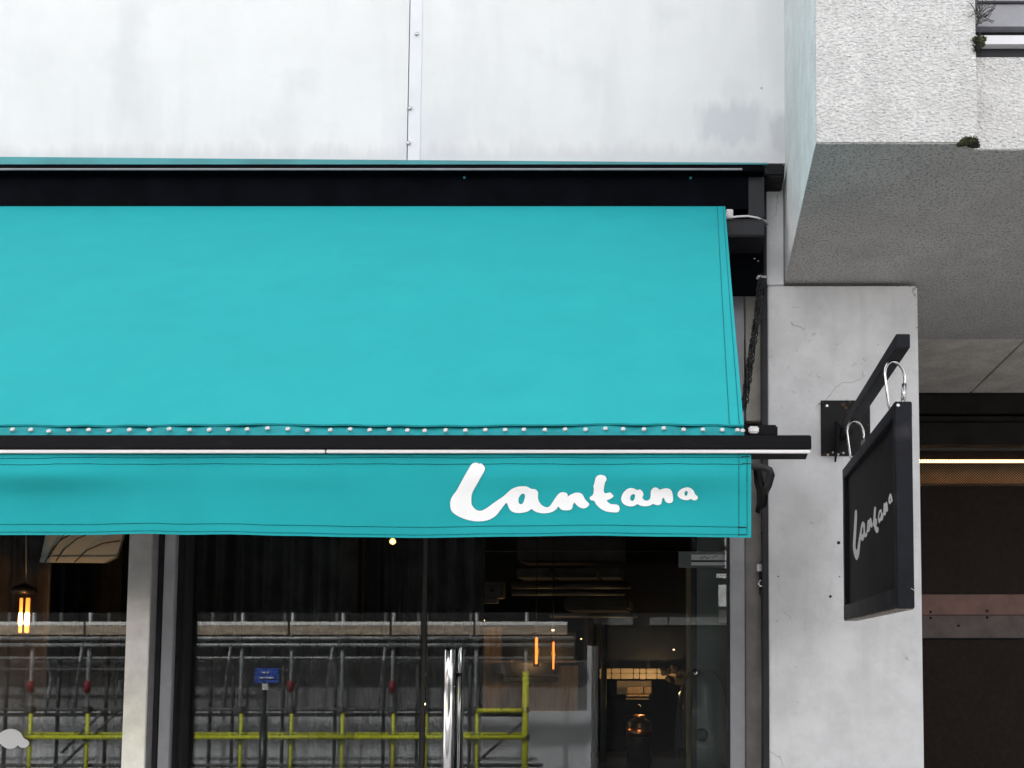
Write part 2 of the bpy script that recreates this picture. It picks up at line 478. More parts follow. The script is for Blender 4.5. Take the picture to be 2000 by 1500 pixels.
def smooth_loop(pts, k=3):
    out = []; n = len(pts)
    for i in range(n):
        p0, p1, p2, p3 = [Vector(pts[(i + j) % n]) for j in (-1, 0, 1, 2)]
        for q in range(k):
            t = q / k
            out.append(0.5 * ((2 * p1) + (p2 - p0) * t + (2 * p0 - 5 * p1 + 4 * p2 - p3) * t * t + (3 * p1 - p0 - 3 * p2 + p3) * t ** 3))
    return out
def filled(name, loops, m, parent, mapper, thick=0.0):   # outlines with holes -> flat filled mesh, mapped into the scene
    cu = bpy.data.curves.new(name, 'CURVE')
    cu.dimensions = '2D'; cu.fill_mode = 'BOTH'
    for lp in loops:
        sp = cu.splines.new('POLY'); sp.points.add(len(lp) - 1); sp.use_cyclic_u = True
        for q, p in zip(sp.points, lp): q.co = (p[0], p[1], 0, 1)
    tmp = bpy.data.objects.new(name, cu); C.objects.link(tmp)
    dg = bpy.context.evaluated_depsgraph_get()
    me = bpy.data.meshes.new_from_object(tmp.evaluated_get(dg))
    bpy.data.objects.remove(tmp); bpy.data.curves.remove(cu)
    bm = bmesh.new(); bm.from_mesh(me); bpy.data.meshes.remove(me)
    bmesh.ops.triangulate(bm, faces=bm.faces[:])
    b = MB(); b.bm.free(); b.bm = bm
    for v in bm.verts: v.co = mapper(v.co.x, v.co.y)
    if thick:
        g = bmesh.ops.extrude_face_region(bm, geom=bm.faces[:])
        for e in g['geom']:
            if isinstance(e, bmesh.types.BMVert): e.co += Vector(thick)
    return b.build(name, m, parent)

# ================================================================== THE SETTING
YP = 4.07      # face of the plaster pillar
YU = 4.03      # face of the white upper wall
struct(box('road', 'asphalt', None, -30, 30, -9.0, -0.6, -0.32, -0.12))
struct(box('pavement', 'paving', None, -30, 30, -0.45, 12, -0.30, 0.0))
struct(box('kerb', 'kerb', None, -30, 30, -0.6, -0.452, -0.30, -0.004, 0.01))
struct(box('ground', 'paving', None, -80, 80, -80, 80, -0.6, -0.34))
struct(box('far_pavement', 'paving', None, -30, 30, -14, -5.2, -0.316, -0.02))

# ------------------------------------------------------------------ white upper wall with sheet cladding
uw = thing('upper_wall', 'smooth white clad wall above the turquoise awning', 'wall', (-1.8, YU + 0.2, Z_(325, YU)))
zb = Z_(318, YU)
box('wall_core', 'render_pale', uw, -9.0, 0.36, YU + 0.03, 11.0, Z_(318, YU) + 0.005, 6.5)
def panel(name, xa, xb, ya, yb):
    za, zc = P(xa, ya, YU).z, P(xb, yb, YU).z
    x0, x1 = X_(xa, YU, 150), X_(xb, YU, 150)
    mb = MB()
    mb.prism([(x0, YU, za), (x1, YU, zc), (x1, YU, 6.45), (x0, YU, 6.45)], (0, 0.028, 0))
    return mb.build(name, 'white_sheet', uw)
yedge = lambda px: 306 + (319 - 306) * px / 1530
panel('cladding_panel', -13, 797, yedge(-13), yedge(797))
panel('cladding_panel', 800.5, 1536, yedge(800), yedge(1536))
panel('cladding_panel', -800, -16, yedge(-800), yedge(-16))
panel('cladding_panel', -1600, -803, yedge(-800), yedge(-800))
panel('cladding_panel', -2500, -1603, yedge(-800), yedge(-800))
x0, x1 = X_(799.5, YU, 150), X_(823, YU, 150)
MB().prism([(x0, YU - 0.003, P(800, 315, YU).z), (x1, YU - 0.003, P(822, 315, YU).z), (x1, YU - 0.003, 6.45), (x0, YU - 0.003, 6.45)], (0, 0.0028, 0)).build('joint_strip', 'white_strip', uw)
for k, (sx, sy) in enumerate([(814, 67), (801, 212), (798, 280)]):
    p = P(sx, sy, YU - 0.004)
    MB().lathe(p, [(0.0095, 0.0), (0.0095, -0.004), (0.006, -0.008), (0.001, -0.009)], 10, 'Y').build('screw', 'steel', uw)

# ------------------------------------------------------------------ pillar and balcony
XL = 0.286                               # left arris of the pillar
XR = X_(1797, YP, 900)
ZS = P(1547, 557, YP).z                  # underside of the balcony
pil = thing('plaster_pillar', 'white plaster pillar carrying the black hanging sign', 'pillar', ((XL + XR) / 2, YP + 0.3, 0))
def plaster_shaft():
    b = bmesh.new()
    bmesh.ops.create_cube(b, size=1)
    for v in b.verts:
        v.co = Vector(((XL + XR) / 2 + v.co.x * (XR - XL), YP + 0.35 + v.co.y * 0.7, (ZS - 0.001) / 2 + v.co.z * (ZS - 0.001)))
    bmesh.ops.bevel(b, geom=b.edges[:], offset=0.008, segments=2, affect='EDGES')
    m = MB(); m.merge(b); return m
plaster_shaft().build('shaft', 'plaster', pil)
box('upper_shaft', 'plaster', pil, XL + 0.002, 0.362, YP + 0.001, YP + 0.5, ZS + 0.001, Z_(344, YP), 0.004)
# chips, holes and plaster blisters in the pillar face
for (hx, hy, r) in [(1638, 1060, 0.0075), (1622, 1165, 0.006), (1640, 1126, 0.003), (1520, 1126, 0.003)]:
    MB().lathe(P(hx, hy, YP - 0.0015), [(r, 0.003), (r * 0.98, 0.0), (r * 0.5, -0.0006)], 9, 'Y').build('drill_hole', 'dark_void', pil)
def blister(px, py, w, h, a, n=9):
    mb = MB(); c = P(px, py, YP)
    rings = []
    for i, (rr, d) in enumerate([(1.0, -0.0), (0.78, 0.006), (0.3, 0.0045)]):
        rings.append([mb.bm.verts.new(c + Vector((math.cos(t) * w * rr * (1 + 0.3 * math.sin(2.3 * t + px)) * math.cos(a) - math.sin(t) * h * rr * math.sin(a), -d + 0.0006,
                     math.cos(t) * w * rr * math.sin(a) + math.sin(t) * h * rr * (1 + 0.25 * math.cos(3.1 * t + py)) * math.cos(a)))) for t in [2 * math.pi * k / n for k in range(n)]])
    for A, B in zip(rings[:-1], rings[1:]):
        for k in range(n):
            f = mb.bm.faces.new([A[k], A[(k + 1) % n], B[(k + 1) % n], B[k]]); f.smooth = True
    mb.bm.faces.new(rings[-1])
    mb.build('plaster_blister', 'plaster', pil)
for b in [(1555, 634, .034, .009, -.35), (1570, 640, .014, .010, .8), (1670, 712, .020, .007, .4), (1688, 728, .012, .016, .3), (1690, 700, .010, .012, -.5),
          (1632, 680, .012, .006, .7), (1554, 600, .016, .003, 0), (1600, 600, .010, .003, .2), (1640, 668, .018, .006, .9), (1600, 735, .014, .004, -.6), (1775, 1285, .016, .010, .2)]:
    blister(*b)

BX = 0.366                               # left side of the balcony
BY = 2.944                               # its front face
ZB0 = P(1605, 281, BY).z                 # its underside
BXR = X_(1907, BY, 200)
bal = thing('concrete_balcony', 'rough rendered white concrete balcony jutting out over the pillar', 'balcony', (1.4, 3.6, ZB0))
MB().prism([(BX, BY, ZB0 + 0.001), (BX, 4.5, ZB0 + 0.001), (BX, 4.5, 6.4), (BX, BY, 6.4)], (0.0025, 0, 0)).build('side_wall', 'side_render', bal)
box('corner_block', 'roughcast', bal, BX + 0.003, BXR, BY - 0.004, BY + 0.4, ZB0 + 0.004, 6.4)
BY2 = BY + 0.036
zw = Z_(112, BY2)
box('parapet', 'roughcast', bal, BXR + 0.001, 4.5, BY2, BY2 + 0.2, ZB0 + 0.003, zw)
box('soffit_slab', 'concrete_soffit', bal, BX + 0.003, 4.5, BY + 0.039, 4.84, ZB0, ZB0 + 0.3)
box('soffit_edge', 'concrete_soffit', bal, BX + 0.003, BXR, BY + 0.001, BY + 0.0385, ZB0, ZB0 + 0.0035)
box('sun_blocker', 'render_pale', bal, BX + 0.06, 8.0, 4.85, 11, ZB0 + 0.31, 6.5)  # unseen mass added to keep the sun off the balcony side
# window set above the parapet
win = thing('balcony_window', 'grey framed window with white sill above the balcony parapet', 'window', (1.6, BY2, zw))
def wbox(n, m, y0, y1, dy, d, x0=None):
    za, zc = Z_(y1, BY2 + dy), Z_(y0, BY2 + dy)
    return box(n, m, win, (BXR + 0.004) if x0 is None else x0, 4.4, BY2 + dy, BY2 + dy + d, za, zc)
wbox('sill_bed', 'dark_metal', 94.3, 111.5, 0.012, 0.2)
wbox('shadow_gap', 'dark_void', 86.6, 94, 0.03, 0.2)
wbox('sill', 'white_strip', 69, 86, -0.012, 0.22)
wbox('gap', 'dark_void', 52.5, 68.7, 0.06, 0.2)
box('glazing', 'grey_metal', win, BXR + 0.03, 4.4, BY2 + 0.03, BY2 + 0.08, Z_(51.5, BY2 + 0.03), Z_(51.5, BY2 + 0.03) + 0.8)
wbox('glazing_bar', 'dark_metal', 2, 6, 0.024, 0.005, BXR + 0.03)

def clump(name, m, parent, c, sx, sy, sz, seed, n=3):
    rnd = random.Random(seed)
    b = bmesh.new()
    bmesh.ops.create_icosphere(b, subdivisions=n, radius=1)
    offs = [Vector((rnd.uniform(-1, 1), rnd.uniform(-1, 1), rnd.uniform(-1, 1))).normalized() for _ in range(14)]
    for v in b.verts:
        d = 0.62
        for o_ in offs: d += 0.30 * max(0, v.co.dot(o_)) ** 10
        d += rnd.uniform(-.09, .09)
        v.co = Vector((v.co.x * d * sx, v.co.y * d * sy, v.co.z * d * sz)) + Vector(c)
    for f in b.faces: f.smooth = False
    mb = MB(); mb.merge(b)
    for i in range(70):                                  # tufts
        d = Vector((rnd.uniform(-1, 1), rnd.uniform(-1, .1), rnd.uniform(-.5, 1))).normalized()
        p = Vector(c) + Vector((d.x * sx * .75, d.y * sy * .75, d.z * sz * .75))
        t = Vector((rnd.uniform(-1, 1), rnd.uniform(-1, 0), rnd.uniform(-1, 1))) * 0.006
        q = Vector((rnd.uniform(-1, 1), rnd.uniform(-1, 0), rnd.uniform(-1, 1))) * 0.003
        mb.poly([p - q, p + q, p + t + Vector((d.x, d.y, d.z)) * 0.006], [(0, 1, 2)])
    return mb.build(name, m, parent, fix=False)
mo = thing('moss_clump', 'dark green moss clump at the lower edge of the balcony', 'moss', P(1892, 282, BY), 'moss on the balcony')
clump('moss', 'moss', mo, P(1892, 277, BY - 0.008), 0.036, 0.022, 0.014, 3)
clump('root_mat', 'soil', mo, P(1900, 283, BY - 0.004), 0.022, 0.016, 0.012, 4)
mo = thing('moss_clump', 'bright green topped moss clump beside the white window sill', 'moss', P(1911, 95, BY), 'moss on the balcony')
clump('moss', 'moss', mo, P(1911, 80, BY - 0.006), 0.026, 0.022, 0.016, 5)
clump('root_mat', 'soil', mo, P(1908, 96, BY - 0.002), 0.014, 0.014, 0.022, 6)
tw = MB(); rnd = random.Random(11)
for i in range(26):
    p = P(1904 + rnd.uniform(0, 14), rnd.uniform(20, 52), BY - 0.003)
    path = [p]
    d = Vector((rnd.uniform(-.3, .7), rnd.uniform(-.3, .1), rnd.uniform(-.3, 1)))
    for k in range(5):
        d = (d + Vector((rnd.uniform(-.6, .6), rnd.uniform(-.3, .2), rnd.uniform(-.6, .6)))).normalized()
        path.append(path[-1] + d * 0.012)
    for q in path:
        q.y = min(q.y, BY + 0.02)
    tw.tube(path, 0.0012, 5)
tag(tw.build('dry_creeper', 'twig', None), 'tangle of dry brown creeper stems beside the balcony window', 'plant')

# ------------------------------------------------------------------ alley to the right: soffit panels, gate
al = thing('alley_ceiling', 'stained concrete ceiling panels over the mesh gate', 'ceiling', (2.0, 5.4, ZB0))
YA, YGATE = 4.85, 5.96
ZA = ZB0 + 0.012
xj = lambda Y: PX(1955, 710, 1).x  # placeholder
pj = O + ray(1955, 710) * ((ZA - EYE) / ray(1955, 710).z)
XJ = pj.x
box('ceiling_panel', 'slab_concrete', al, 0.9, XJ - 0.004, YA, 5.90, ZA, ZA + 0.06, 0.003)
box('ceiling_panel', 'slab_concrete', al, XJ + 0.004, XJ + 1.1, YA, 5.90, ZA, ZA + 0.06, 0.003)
box('backing', 'dark_void', al, 0.9, 4.5, YA - 0.008, 6.2, ZA + 0.062, ZA + 0.12)
pj2 = O + ray(1915, 748) * ((ZA - EYE) / ray(1915, 748).z)
box('edge_beam', 'gate_beam', al, 0.9, 4.5, 5.902, 6.3, ZA - 0.004, ZA + 0.059)

gate = thing('mesh_gate', 'dark wire mesh gate with brown rails closing the alley', 'gate', (2.0, YGATE, 0))
GX0, GX1 = 0.95, 4.4
def gbar(n, m, y0, y1, Y, d, bev=0.003):
    return box(n, m, gate, GX0, GX1, Y, Y + d, Z_(y1, Y), Z_(y0, Y), bev)
box('top_beam', 'gate_beam', gate, GX0, GX1, YGATE - 0.056, YGATE + 0.12, Z_(812, YGATE), ZA - 0.006, 0.003)
gbar('beam_lip', 'gate_beam', 813, 822, YGATE - 0.05, 0.13)
gbar('shutter_box', 'gate_beam', 823, 868, YGATE - 0.005, 0.1)
gbar('upper_rail', 'gate_rail_top', 1161, 1201, YGATE - 0.03, 0.03)
gbar('lower_rail', 'gate_rail_low', 1202, 1246, YGATE - 0.036, 0.036)
for (bx_, by_) in [(1818, 1195), (1928, 1193), (1818, 1207), (1928, 1206), (1872, 1222)]:
    MB().lathe(P(bx_, by_, YGATE - 0.037), [(0.008, 0.0), (0.008, -0.004), (0.003, -0.006)], 8, 'Y').build('bolt', 'gate_beam', gate)
# expanded mesh: zigzag strands, one joined part
def mesh_sheet(z0, z1, name):
    mb = MB(); px_, pz_ = 0.0175, 0.0155; wd = 0.0054
    rows = int((z1 - z0) / (pz_)); cols = int(1.75 / px_)
    vs, fs = [], []
    for r_ in range(rows):
        zc = z0 + r_ * pz_
        for s_ in (1, -1):
            base = len(vs)
            for c_ in range(cols * 2 + 1):
                x = GX0 + c_ * px_ / 2
                z = zc + (pz_ / 2 if (c_ % 2 == 0) else 0) * s_ + (0 if s_ == 1 else pz_ / 2 * 0)
                vs.append((x, YGATE + (0.0 if s_ == 1 else 0.0015), z - wd / 2)); vs.append((x, YGATE + (0.0 if s_ == 1 else 0.0015), z + wd / 2))
            for c_ in range(cols * 2):
                a = base + c_ * 2
                fs.append((a, a + 2, a + 3, a + 1))
    me = bpy.data.meshes.new(name); me.from_pydata([Vector(v) - wl(gate) for v in vs], [], fs); me.materials.append(M['gate_wire'])
    o = bpy.data.objects.new(name, me); C.objects.link(o); o.parent = gate; o['kind'] = 'stuff'
    return o
mesh_sheet(Z_(1160, YGATE), Z_(869, YGATE), 'wire_mesh')
mesh_sheet(Z_(1620, YGATE), Z_(1247, YGATE), 'wire_mesh')
box('gate_post', 'gate_beam', gate, GX0 - 0.06, GX0 - 0.004, YGATE - 0.02, YGATE + 0.05, 0, Z_(788, YGATE), 0.003)
# behind the gate
struct(box('alley_back_wall', 'interior_dark', None, 0.6, 6.5, 9.0, 9.2, 0, 4.6))
struct(box('alley_side_wall', 'interior_dark', None, 0.62, 0.74, 6.1, 8.99, 0, 4.6))
struct(box('alley_side_wall', 'plaster', None, 6.3, 6.5, 3.2, 8.99, 0, 4.6))
struct(box('alley_roof', 'interior_dark', None, 0.6, 4.7, 6.31, 9.2, 4.62, 4.7))
lp = thing('strip_light', 'glowing warm strip light seen through the mesh gate', 'light', (2.2, 6.4, Z_(905, 6.4)))
box('lit_tube', 'tube_glow', lp, 0.9, 4.3, 6.40, 6.42, Z_(903, 6.4), Z_(897.5, 6.4), 0.003)
box('batten', 'gate_beam', lp, 0.9, 4.3, 6.421, 6.47, Z_(906, 6.45), Z_(890, 6.45), 0.003)
tag(box('lit_lintel', 'warm_board', None, 0.85, 4.3, 6.60, 6.7, Z_(944, 6.6), Z_(903, 6.6), 0.004), 'orange lit timber lintel behind the mesh gate', 'lintel')

# ================================================================== AWNING
YF = 2.15
AXL = -6.5
aw = thing('awning', 'turquoise fabric awning with white handwritten name on its valance', 'awning', (-1.0, 3.9, Z_(405, 3.9)))
# hood over the roller
YH = 3.90
def hood(n, m, y0, y1, dy, d, xr=1495, xl=AXL - 0.5, bev=0.0):
    return box(n, m, aw, xl, X_(xr, YH + dy, 350), YH + dy, YH + dy + d, Z_(y1, YH + dy), Z_(y0, YH + dy), bev)
MB().prism([(AXL - .5, YH + 0.02, P(0, 299, YH + .02).z), (P(0, 300, YH).x, YH + 0.02, P(0, 306.5, YH + .02).z), (P(1500, 318, YH).x, YH + 0.02, P(1500, 318, YH + .02).z), (P(1500, 320, YH).x, YH + 0.02, P(1500, 321, YH + .02).z), (AXL - .5, YH + 0.02, P(0, 320.5, YH + .02).z)], (0, 0.11, 0)).build('hood_capping', 'teal_cap', aw)
hood('hood_profile', 'fascia_black', 321, 334.5, -0.012, 0.14, 1491, bev=0.002)
hood('hood_bead', 'grey_metal', 328.2, 331.6, -0.020, 0.007, 1450, bev=0.0015)
hood('fascia', 'fascia_black', 335, 408, 0.035, 0.03, 1492)
for sx, sy in [(907, 347), (1349, 348)]:
    MB().lathe(P(sx, sy, YH + 0.034), [(0.006, 0.0), (0.006, -0.003), (0.002, -0.005)], 8, 'Y').build('screw', 'teal_cap', aw)
hood('end_flashing', 'bracket_black', 319, 343, 0.03, 0.15, 1532, X_(1494, YH + 0.03, 350), 0.006)
box('side_bracket', 'dark_metal', aw, X_(1462, 3.93, 380), X_(1493, 3.93, 380), 3.93, 4.04, Z_(425, 3.93), Z_(345, 3.93), 0.003)
box('roller_bracket', 'dark_metal', aw, X_(1414, 3.86, 440), X_(1493, 3.86, 440), 3.86, 4.04, Z_(461, 3.86), Z_(427, 3.86), 0.005)
box('shade_block', 'fascia_black', aw, X_(1426, 4.0, 440), X_(1493, 4.0, 440), 4.045, 4.075, Z_(575, 4.05), Z_(400, 4.05), 0.002)  # black block standing in for the shade behind the awning edge
for sx, sy in [(1478, 475), (1474, 505), (1481, 510)]:
    MB().lathe(P(sx, sy, 4.044), [(0.004, 0.0), (0.004, -0.003), (0.0015, -0.004)], 8, 'Y').build('bolt', 'steel', aw)
box('roller_cap', 'cable_white', aw, X_(1418, 3.88, 415), X_(1432, 3.88, 415), 3.88, 3.92, Z_(424, 3.88), Z_(408, 3.88), 0.003)
MB().tube([P(1420, 426, 3.85), P(1440, 423, 3.84), P(1460, 422, 3.84), P(1478, 425, 3.85), P(1495, 432, 3.90), P(1499, 440, 4.05)], 0.0042, 8).build('motor_cable', 'cable_white', aw)
MB().tube([(AXL, 3.935, Z_(405, 3.9) - 0.02), (X_(1416, 3.9), 3.935, Z_(405, 3.9) - 0.02)], 0.035, 16).build('roller', 'fascia_black', aw)
# sheet of fabric
XF = 0.1005
zt, yt = Z_(403, 3.9), 3.9
zf, yf = Z_(850, YF + 0.03), YF + 0.03
def fab(x, v):      # v: 0 at the roller, 1 at the front bar
    sag = -0.035 * math.sin(math.pi * v) * 1.0
    wv = 0.003 * math.sin(3.1 * x + 1.0) * math.sin(math.pi * v) + 0.002 * math.sin(7.3 * x + 3 * v)*v
    hem = 0.0014 * math.sin(41 * x + 2 * math.sin(9 * x)) * max(0, (v - 0.93) / 0.07)
    return Vector((x, yt + (yf - yt) * v + 0.35 * (wv + hem), zt + (zf - zt) * v + sag * (0.45 + 0.0 * v) + wv + hem))
def grid(mb, fn, us, vs):
    g = [[mb.bm.verts.new(fn(u, v)) for u in us] for v in vs]
    for j in range(len(vs) - 1):
        for i in range(len(us) - 1):
            f = mb.bm.faces.new([g[j][i], g[j][i + 1], g[j + 1][i + 1], g[j + 1][i]]); f.smooth = True
def lin(a, b, n): return [a + (b - a) * i / (n - 1) for i in range(n)]
nrm = Vector((0, yf - yt, zf - zt)).cross(Vector((1, 0, 0))).normalized()
if nrm.z < 0: nrm = -nrm
VH = 0.971
mb = MB(); grid(mb, fab, lin(AXL, XF, 220), lin(0, VH + 0.005, 40)); mb.build('canopy', 'fabric', aw, fix=False)
mb = MB(); grid(mb, lambda x, v: fab(x, v) - nrm * 0.012, lin(AXL, XF - 0.004, 60), lin(0, 1.015, 24)); mb.build('dark_undersheet', 'dark_undersheet', aw, fix=False)  # added black sheet, keeps the canopy underside dark in the glass
mb = MB(); grid(mb, lambda x, v: fab(x, v) + nrm * (-0.004 + 0.0022 * math.sin(23 * x + 6 * math.sin(5 * x))), lin(AXL, XF, 500), lin(VH, 1.012, 6)); mb.build('hem', 'fabric_hem', aw, fix=False)
mb = MB(); mb.tube([fab(x, VH + 0.003) + nrm * 0.0005 for x in lin(AXL, XF, 500)], 0.0022, 6); mb.build('hem_fold', 'fabric_hem', aw)
def ribbon(name, pts, nvec, wvec, wd, m):
    mb = MB()
    a = [mb.bm.verts.new(Vector(p) + Vector(nvec) + Vector(wvec) * wd / 2) for p in pts]
    b = [mb.bm.verts.new(Vector(p) + Vector(nvec) - Vector(wvec) * wd / 2) for p in pts]
    for i in range(len(pts) - 1): mb.bm.faces.new([a[i], a[i + 1], b[i + 1], b[i]])
    return mb.build(name, m, aw, fix=False)
for off in (0.010, 0.034):
    ribbon('stitch_line', [fab(XF - off, v) for v in lin(0.0, VH, 50)], nrm * 0.0015, (1, 0, 0), 0.0016, 'stitch')
# rivets
rv0 = None
for i, rx in enumerate([-24 - 39 * q_ for q_ in range(85, -1, -1)] + [15, 51, 87, 126, 165, 205, 245, 284, 323, 363, 402, 439, 476, 516, 556, 595, 640, 679, 718, 756, 792, 826, 867, 906, 945, 984, 1021, 1062, 1102, 1142, 1181, 1216, 1257, 1296, 1335, 1373, 1411, 1441, 1451]):
    p = P(rx, 842 + 1.3 * math.sin(rx * .7), YF + 0.03)
    p = fab(p.x, 0.989) + nrm * 0.002 + Vector((0, -0.002, 0.0012 * math.sin(rx)))
    if rv0 is None:
        rv0 = MB().lathe((0, 0, 0), [(0.0056, 0.002), (0.0056, -0.0016), (0.0042, -0.0030), (0.0020, -0.0032), (0.0016, -0.0022), (0.0004, -0.0022)], 12, 'Y').build('rivet', 'rivet_metal', aw, loc=(0, 0, 0))
        rv0.location = p - wl(aw); rv0.rotation_euler = (R(-28), 0, 0)
    else:
        copy_child(rv0, aw, p)
# front bar
zb1, zb0 = Z_(849.5, YF), Z_(877, YF)
XB = X_(1585, YF, 865)
box('front_bar', 'bar_black', aw, AXL - 0.1, XB, YF, YF + 0.052, zb0, zb1, 0.0025)
xs = X_(637, YF, 880)
zs0, zs1 = Z_(884.5, YF - 0.004), Z_(878.2, YF - 0.004)
box('trim_strip', 'aluminium', aw, AXL - 0.1, xs - 0.0012, YF - 0.003, YF + 0.006, zs0, zs1, 0.0012)
box('trim_strip', 'aluminium', aw, xs + 0.0012, XB - 0.003, YF - 0.003, YF + 0.006, zs0, zs1, 0.0012)
MB().prism([(AXL - 0.1, YF + 0.008, zs0), (AXL - 0.1, YF + 0.050, zs0 - 0.004), (AXL - 0.1, YF + 0.050, zb0 - 0.001), (AXL - 0.1, YF + 0.008, zb0 - 0.001)], (XB - 0.008 - AXL + 0.1, 0, 0)).build('bar_channel', 'bar_black', aw)
box('arm_shoe', 'bar_black', aw, X_(1440, 2.26, 840), X_(1519, 2.26, 840), 2.26, 2.32, Z_(852, 2.26), Z_(829, 2.26), 0.004)
box('arm_clamp', 'rivet_metal', aw, X_(1462, 2.25, 840), X_(1482, 2.25, 840), 2.245, 2.259, Z_(846, 2.25), Z_(833, 2.25), 0.003)
# valance
VX1 = X_(1467, YF, 960)
botpts = [(-3400, 1046), (-900, 1046), (-300, 1047), (0, 1045), (150, 1045), (290, 1042.5), (360, 1044.5), (440, 1043.5), (560, 1046.5), (700, 1049), (820, 1050.5), (1000, 1048), (1150, 1046), (1300, 1048), (1470, 1050)]
def interp(pts, x):
    for (a, b), (c, d) in zip(pts[:-1], pts[1:]):
        if x <= c:
            t = (x - a) / (c - a); t = max(0, min(1, t)); t = t * t * (3 - 2 * t)
            return b + (d - b) * t
    return pts[-1][1]
def G(x, c, s): return math.exp(-((x - c) / s) ** 2)
def valY(px, v):
    A = 0.034 * G(px, 60, 190) + 0.022 * G(px, 1330, 150) + 0.014 * G(px, 1010, 140) + 0.011 * G(px, 560, 150) + 0.007 * G(px, -500, 250)
    d = -A * (G(v, 0.27, 0.19)) * 1.0
    d += 0.006 * G(px, 330, 60) * v ** 2 - 0.005 * G(px, 430, 60) * v ** 2
    d += -0.008 * G(v, 1.0, 0.35) * (0.5 + 0.5 * math.sin(px / 173.0 + .6)) * v
    d += -0.0015 * math.sin(px / 37.0) * v
    return YF + 0.013 + d
def val(px, v):
    py = 882 + (interp(botpts, px) - 882) * v
    return P(px, py, valY(px, v))
mb = MB(); grid(mb, val, lin(-3400, 1467, 420), lin(0, 1, 34))
vo = mb.build('valance', 'fabric', aw, fix=False)
mb = MB(); grid(mb, lambda a, v: val(a, v) + Vector((0, 0.003, 0)), lin(-3400, 1466, 160), lin(0, 0.996, 20)); mb.build('valance_dark_backing', 'dark_undersheet', aw, fix=False)  # added black backing, darkens the valance as mirrored in the glass
def vmap(px, py, off):
    b = interp(botpts, px)
    v = (py - 882) / (b - 882)
    p = P(px, py, valY(px, v))
    return p + Vector((0, -off, 0))
def vline(name, pts, wd, m, wv): return ribbon(name, [vmap(a, b, 0.0012) for a, b in pts], (0, 0, 0), wv, wd, m)
def wob(x, k): return 0.45 * math.sin(x / 47 + k) + 0.3 * math.sin(x / 13 + 2 * k)
for yy, k, xr in [(894, 1, 1451), (906.5, 2, 1451)]:
    vline('stitch_line', [(x, yy + (1.2 if x < 100 else 0) + wob(x, k)) for x in lin(-3400, xr, 420)], 0.0015, 'stitch', (0, 0, 1))
for dy, k in [(20.5, 3), (5.5, 4)]:
    vline('stitch_line', [(x, interp(botpts, x) - dy + 0.4 * wob(x, k)) for x in lin(-3400, 1455, 420)], 0.0014, 'stitch', (0, 0, 1))
for xx in (1443, 1459):
    vline('stitch_line', [(xx, y) for y in lin(886, 1046, 30)], 0.0014, 'stitch', (1, 0, 0))
for yy, xa, xb in [(892.5, 1448, 1465), (906, 1449, 1466), (1030.5, 1441, 1458), (1044.5, 1441, 1458)]:
    vline('bar_tack', [(x, yy) for x in lin(xa, xb, 5)], 0.0022, 'thread_black', (0, 0, 1))
# the name, traced outline
k1 = 260 / 2000
def c1(l): return [(870 + x * k1, 895 + y * k1) for x, y in l]
def c2(l): return [(1110 + x * k1, 915 + y * k1) for x, y in l]
word1 = c1([(445,70),(400,90),(360,150),(290,270),(225,390),(170,490),(110,570),(80,640),(75,710),(90,780),(130,830),(210,880),(310,920),(420,945),(530,950),(630,935),(710,900),(775,850),(830,780),(875,720),(912,678),(925,676),(938,700),(952,740),(985,790),(1040,818),(1120,825),(1200,812),(1250,795),(1290,766),(1300,766),(1340,795),(1400,820),(1480,830),(1560,822),(1620,800),(1665,770),(1692,735),(1702,728),(1722,755),(1760,780),(1820,785),(1870,780),(1905,755),(1915,710),(1932,675)]) \
    + c2([(98,518),(130,555),(180,590),(235,602),(280,585),(315,545),(300,515),(260,475),(235,430),(215,395),(180,370),(130,365),(80,375),(30,400),(0,420)]) \
    + c1([(1832,575),(1840,555),(1820,525),(1780,512),(1740,515),(1700,540),(1660,590),(1620,650),(1580,710),(1550,735),(1515,738),(1470,720),(1430,685),(1400,630),(1392,570),(1395,520),(1375,485),(1340,465),(1305,465),(1270,450),(1220,425),(1150,422),(1080,432),(1000,465),(940,515),(880,570),(800,625),(720,680),(640,740),(560,785),(500,790),(450,765),(410,720),(395,680),(393,600),(405,530),(440,455),(490,370),(540,280),(580,210),(597,160),(590,130),(560,95),(535,80),(515,85),(480,72)])
hole1 = c1([(1165,532),(1130,555),(1105,600),(1100,650),(1115,685),(1140,692),(1170,672),(1185,630),(1198,580),(1190,545)])
wt = c2([(485,98),(440,112),(410,150),(395,220),(378,265),(385,310),(375,390),(325,435),(325,460),(345,480),(390,490),(420,540),(480,600),(550,640),(610,655),(735,662),(770,625),(768,580),(745,550),(700,540),(640,535),(600,510),(578,482),(620,465),(680,420),(650,380),(625,362),(555,375),(535,340),(537,290),(555,210),(577,170),(565,130),(540,108)])
wan = c2([(945,295),(890,310),(830,365),(800,430),(800,490),(830,535),(890,565),(950,572),(1000,560),(1040,538),(1080,558),(1150,570),(1220,562),(1275,535),(1320,552),(1370,548),(1400,525),(1408,470),(1420,448),(1440,450),(1455,490),(1490,518),(1540,520),(1572,490),(1572,430),(1560,360),(1535,320),(1490,300),(1440,302),(1375,320),(1340,295),(1305,285),(1265,305),(1240,350),(1235,440),(1200,480),(1150,480),(1115,440),(1130,395),(1115,350),(1080,318),(1035,325),(1000,308)])
han = c2([(975,388),(940,410),(928,450),(940,480),(965,490),(990,470),(1003,425),(1000,398)])
wa = c2([(1790,285),(1720,300),(1665,340),(1640,390),(1655,430),(1700,462),(1760,478),(1810,475),(1838,460),(1880,480),(1920,478),(1945,450),(1940,420),(1905,390),(1885,340),(1840,298)])
ha = c2([(1770,340),(1750,360),(1745,390),(1765,415),(1785,400),(1795,365),(1785,345)])
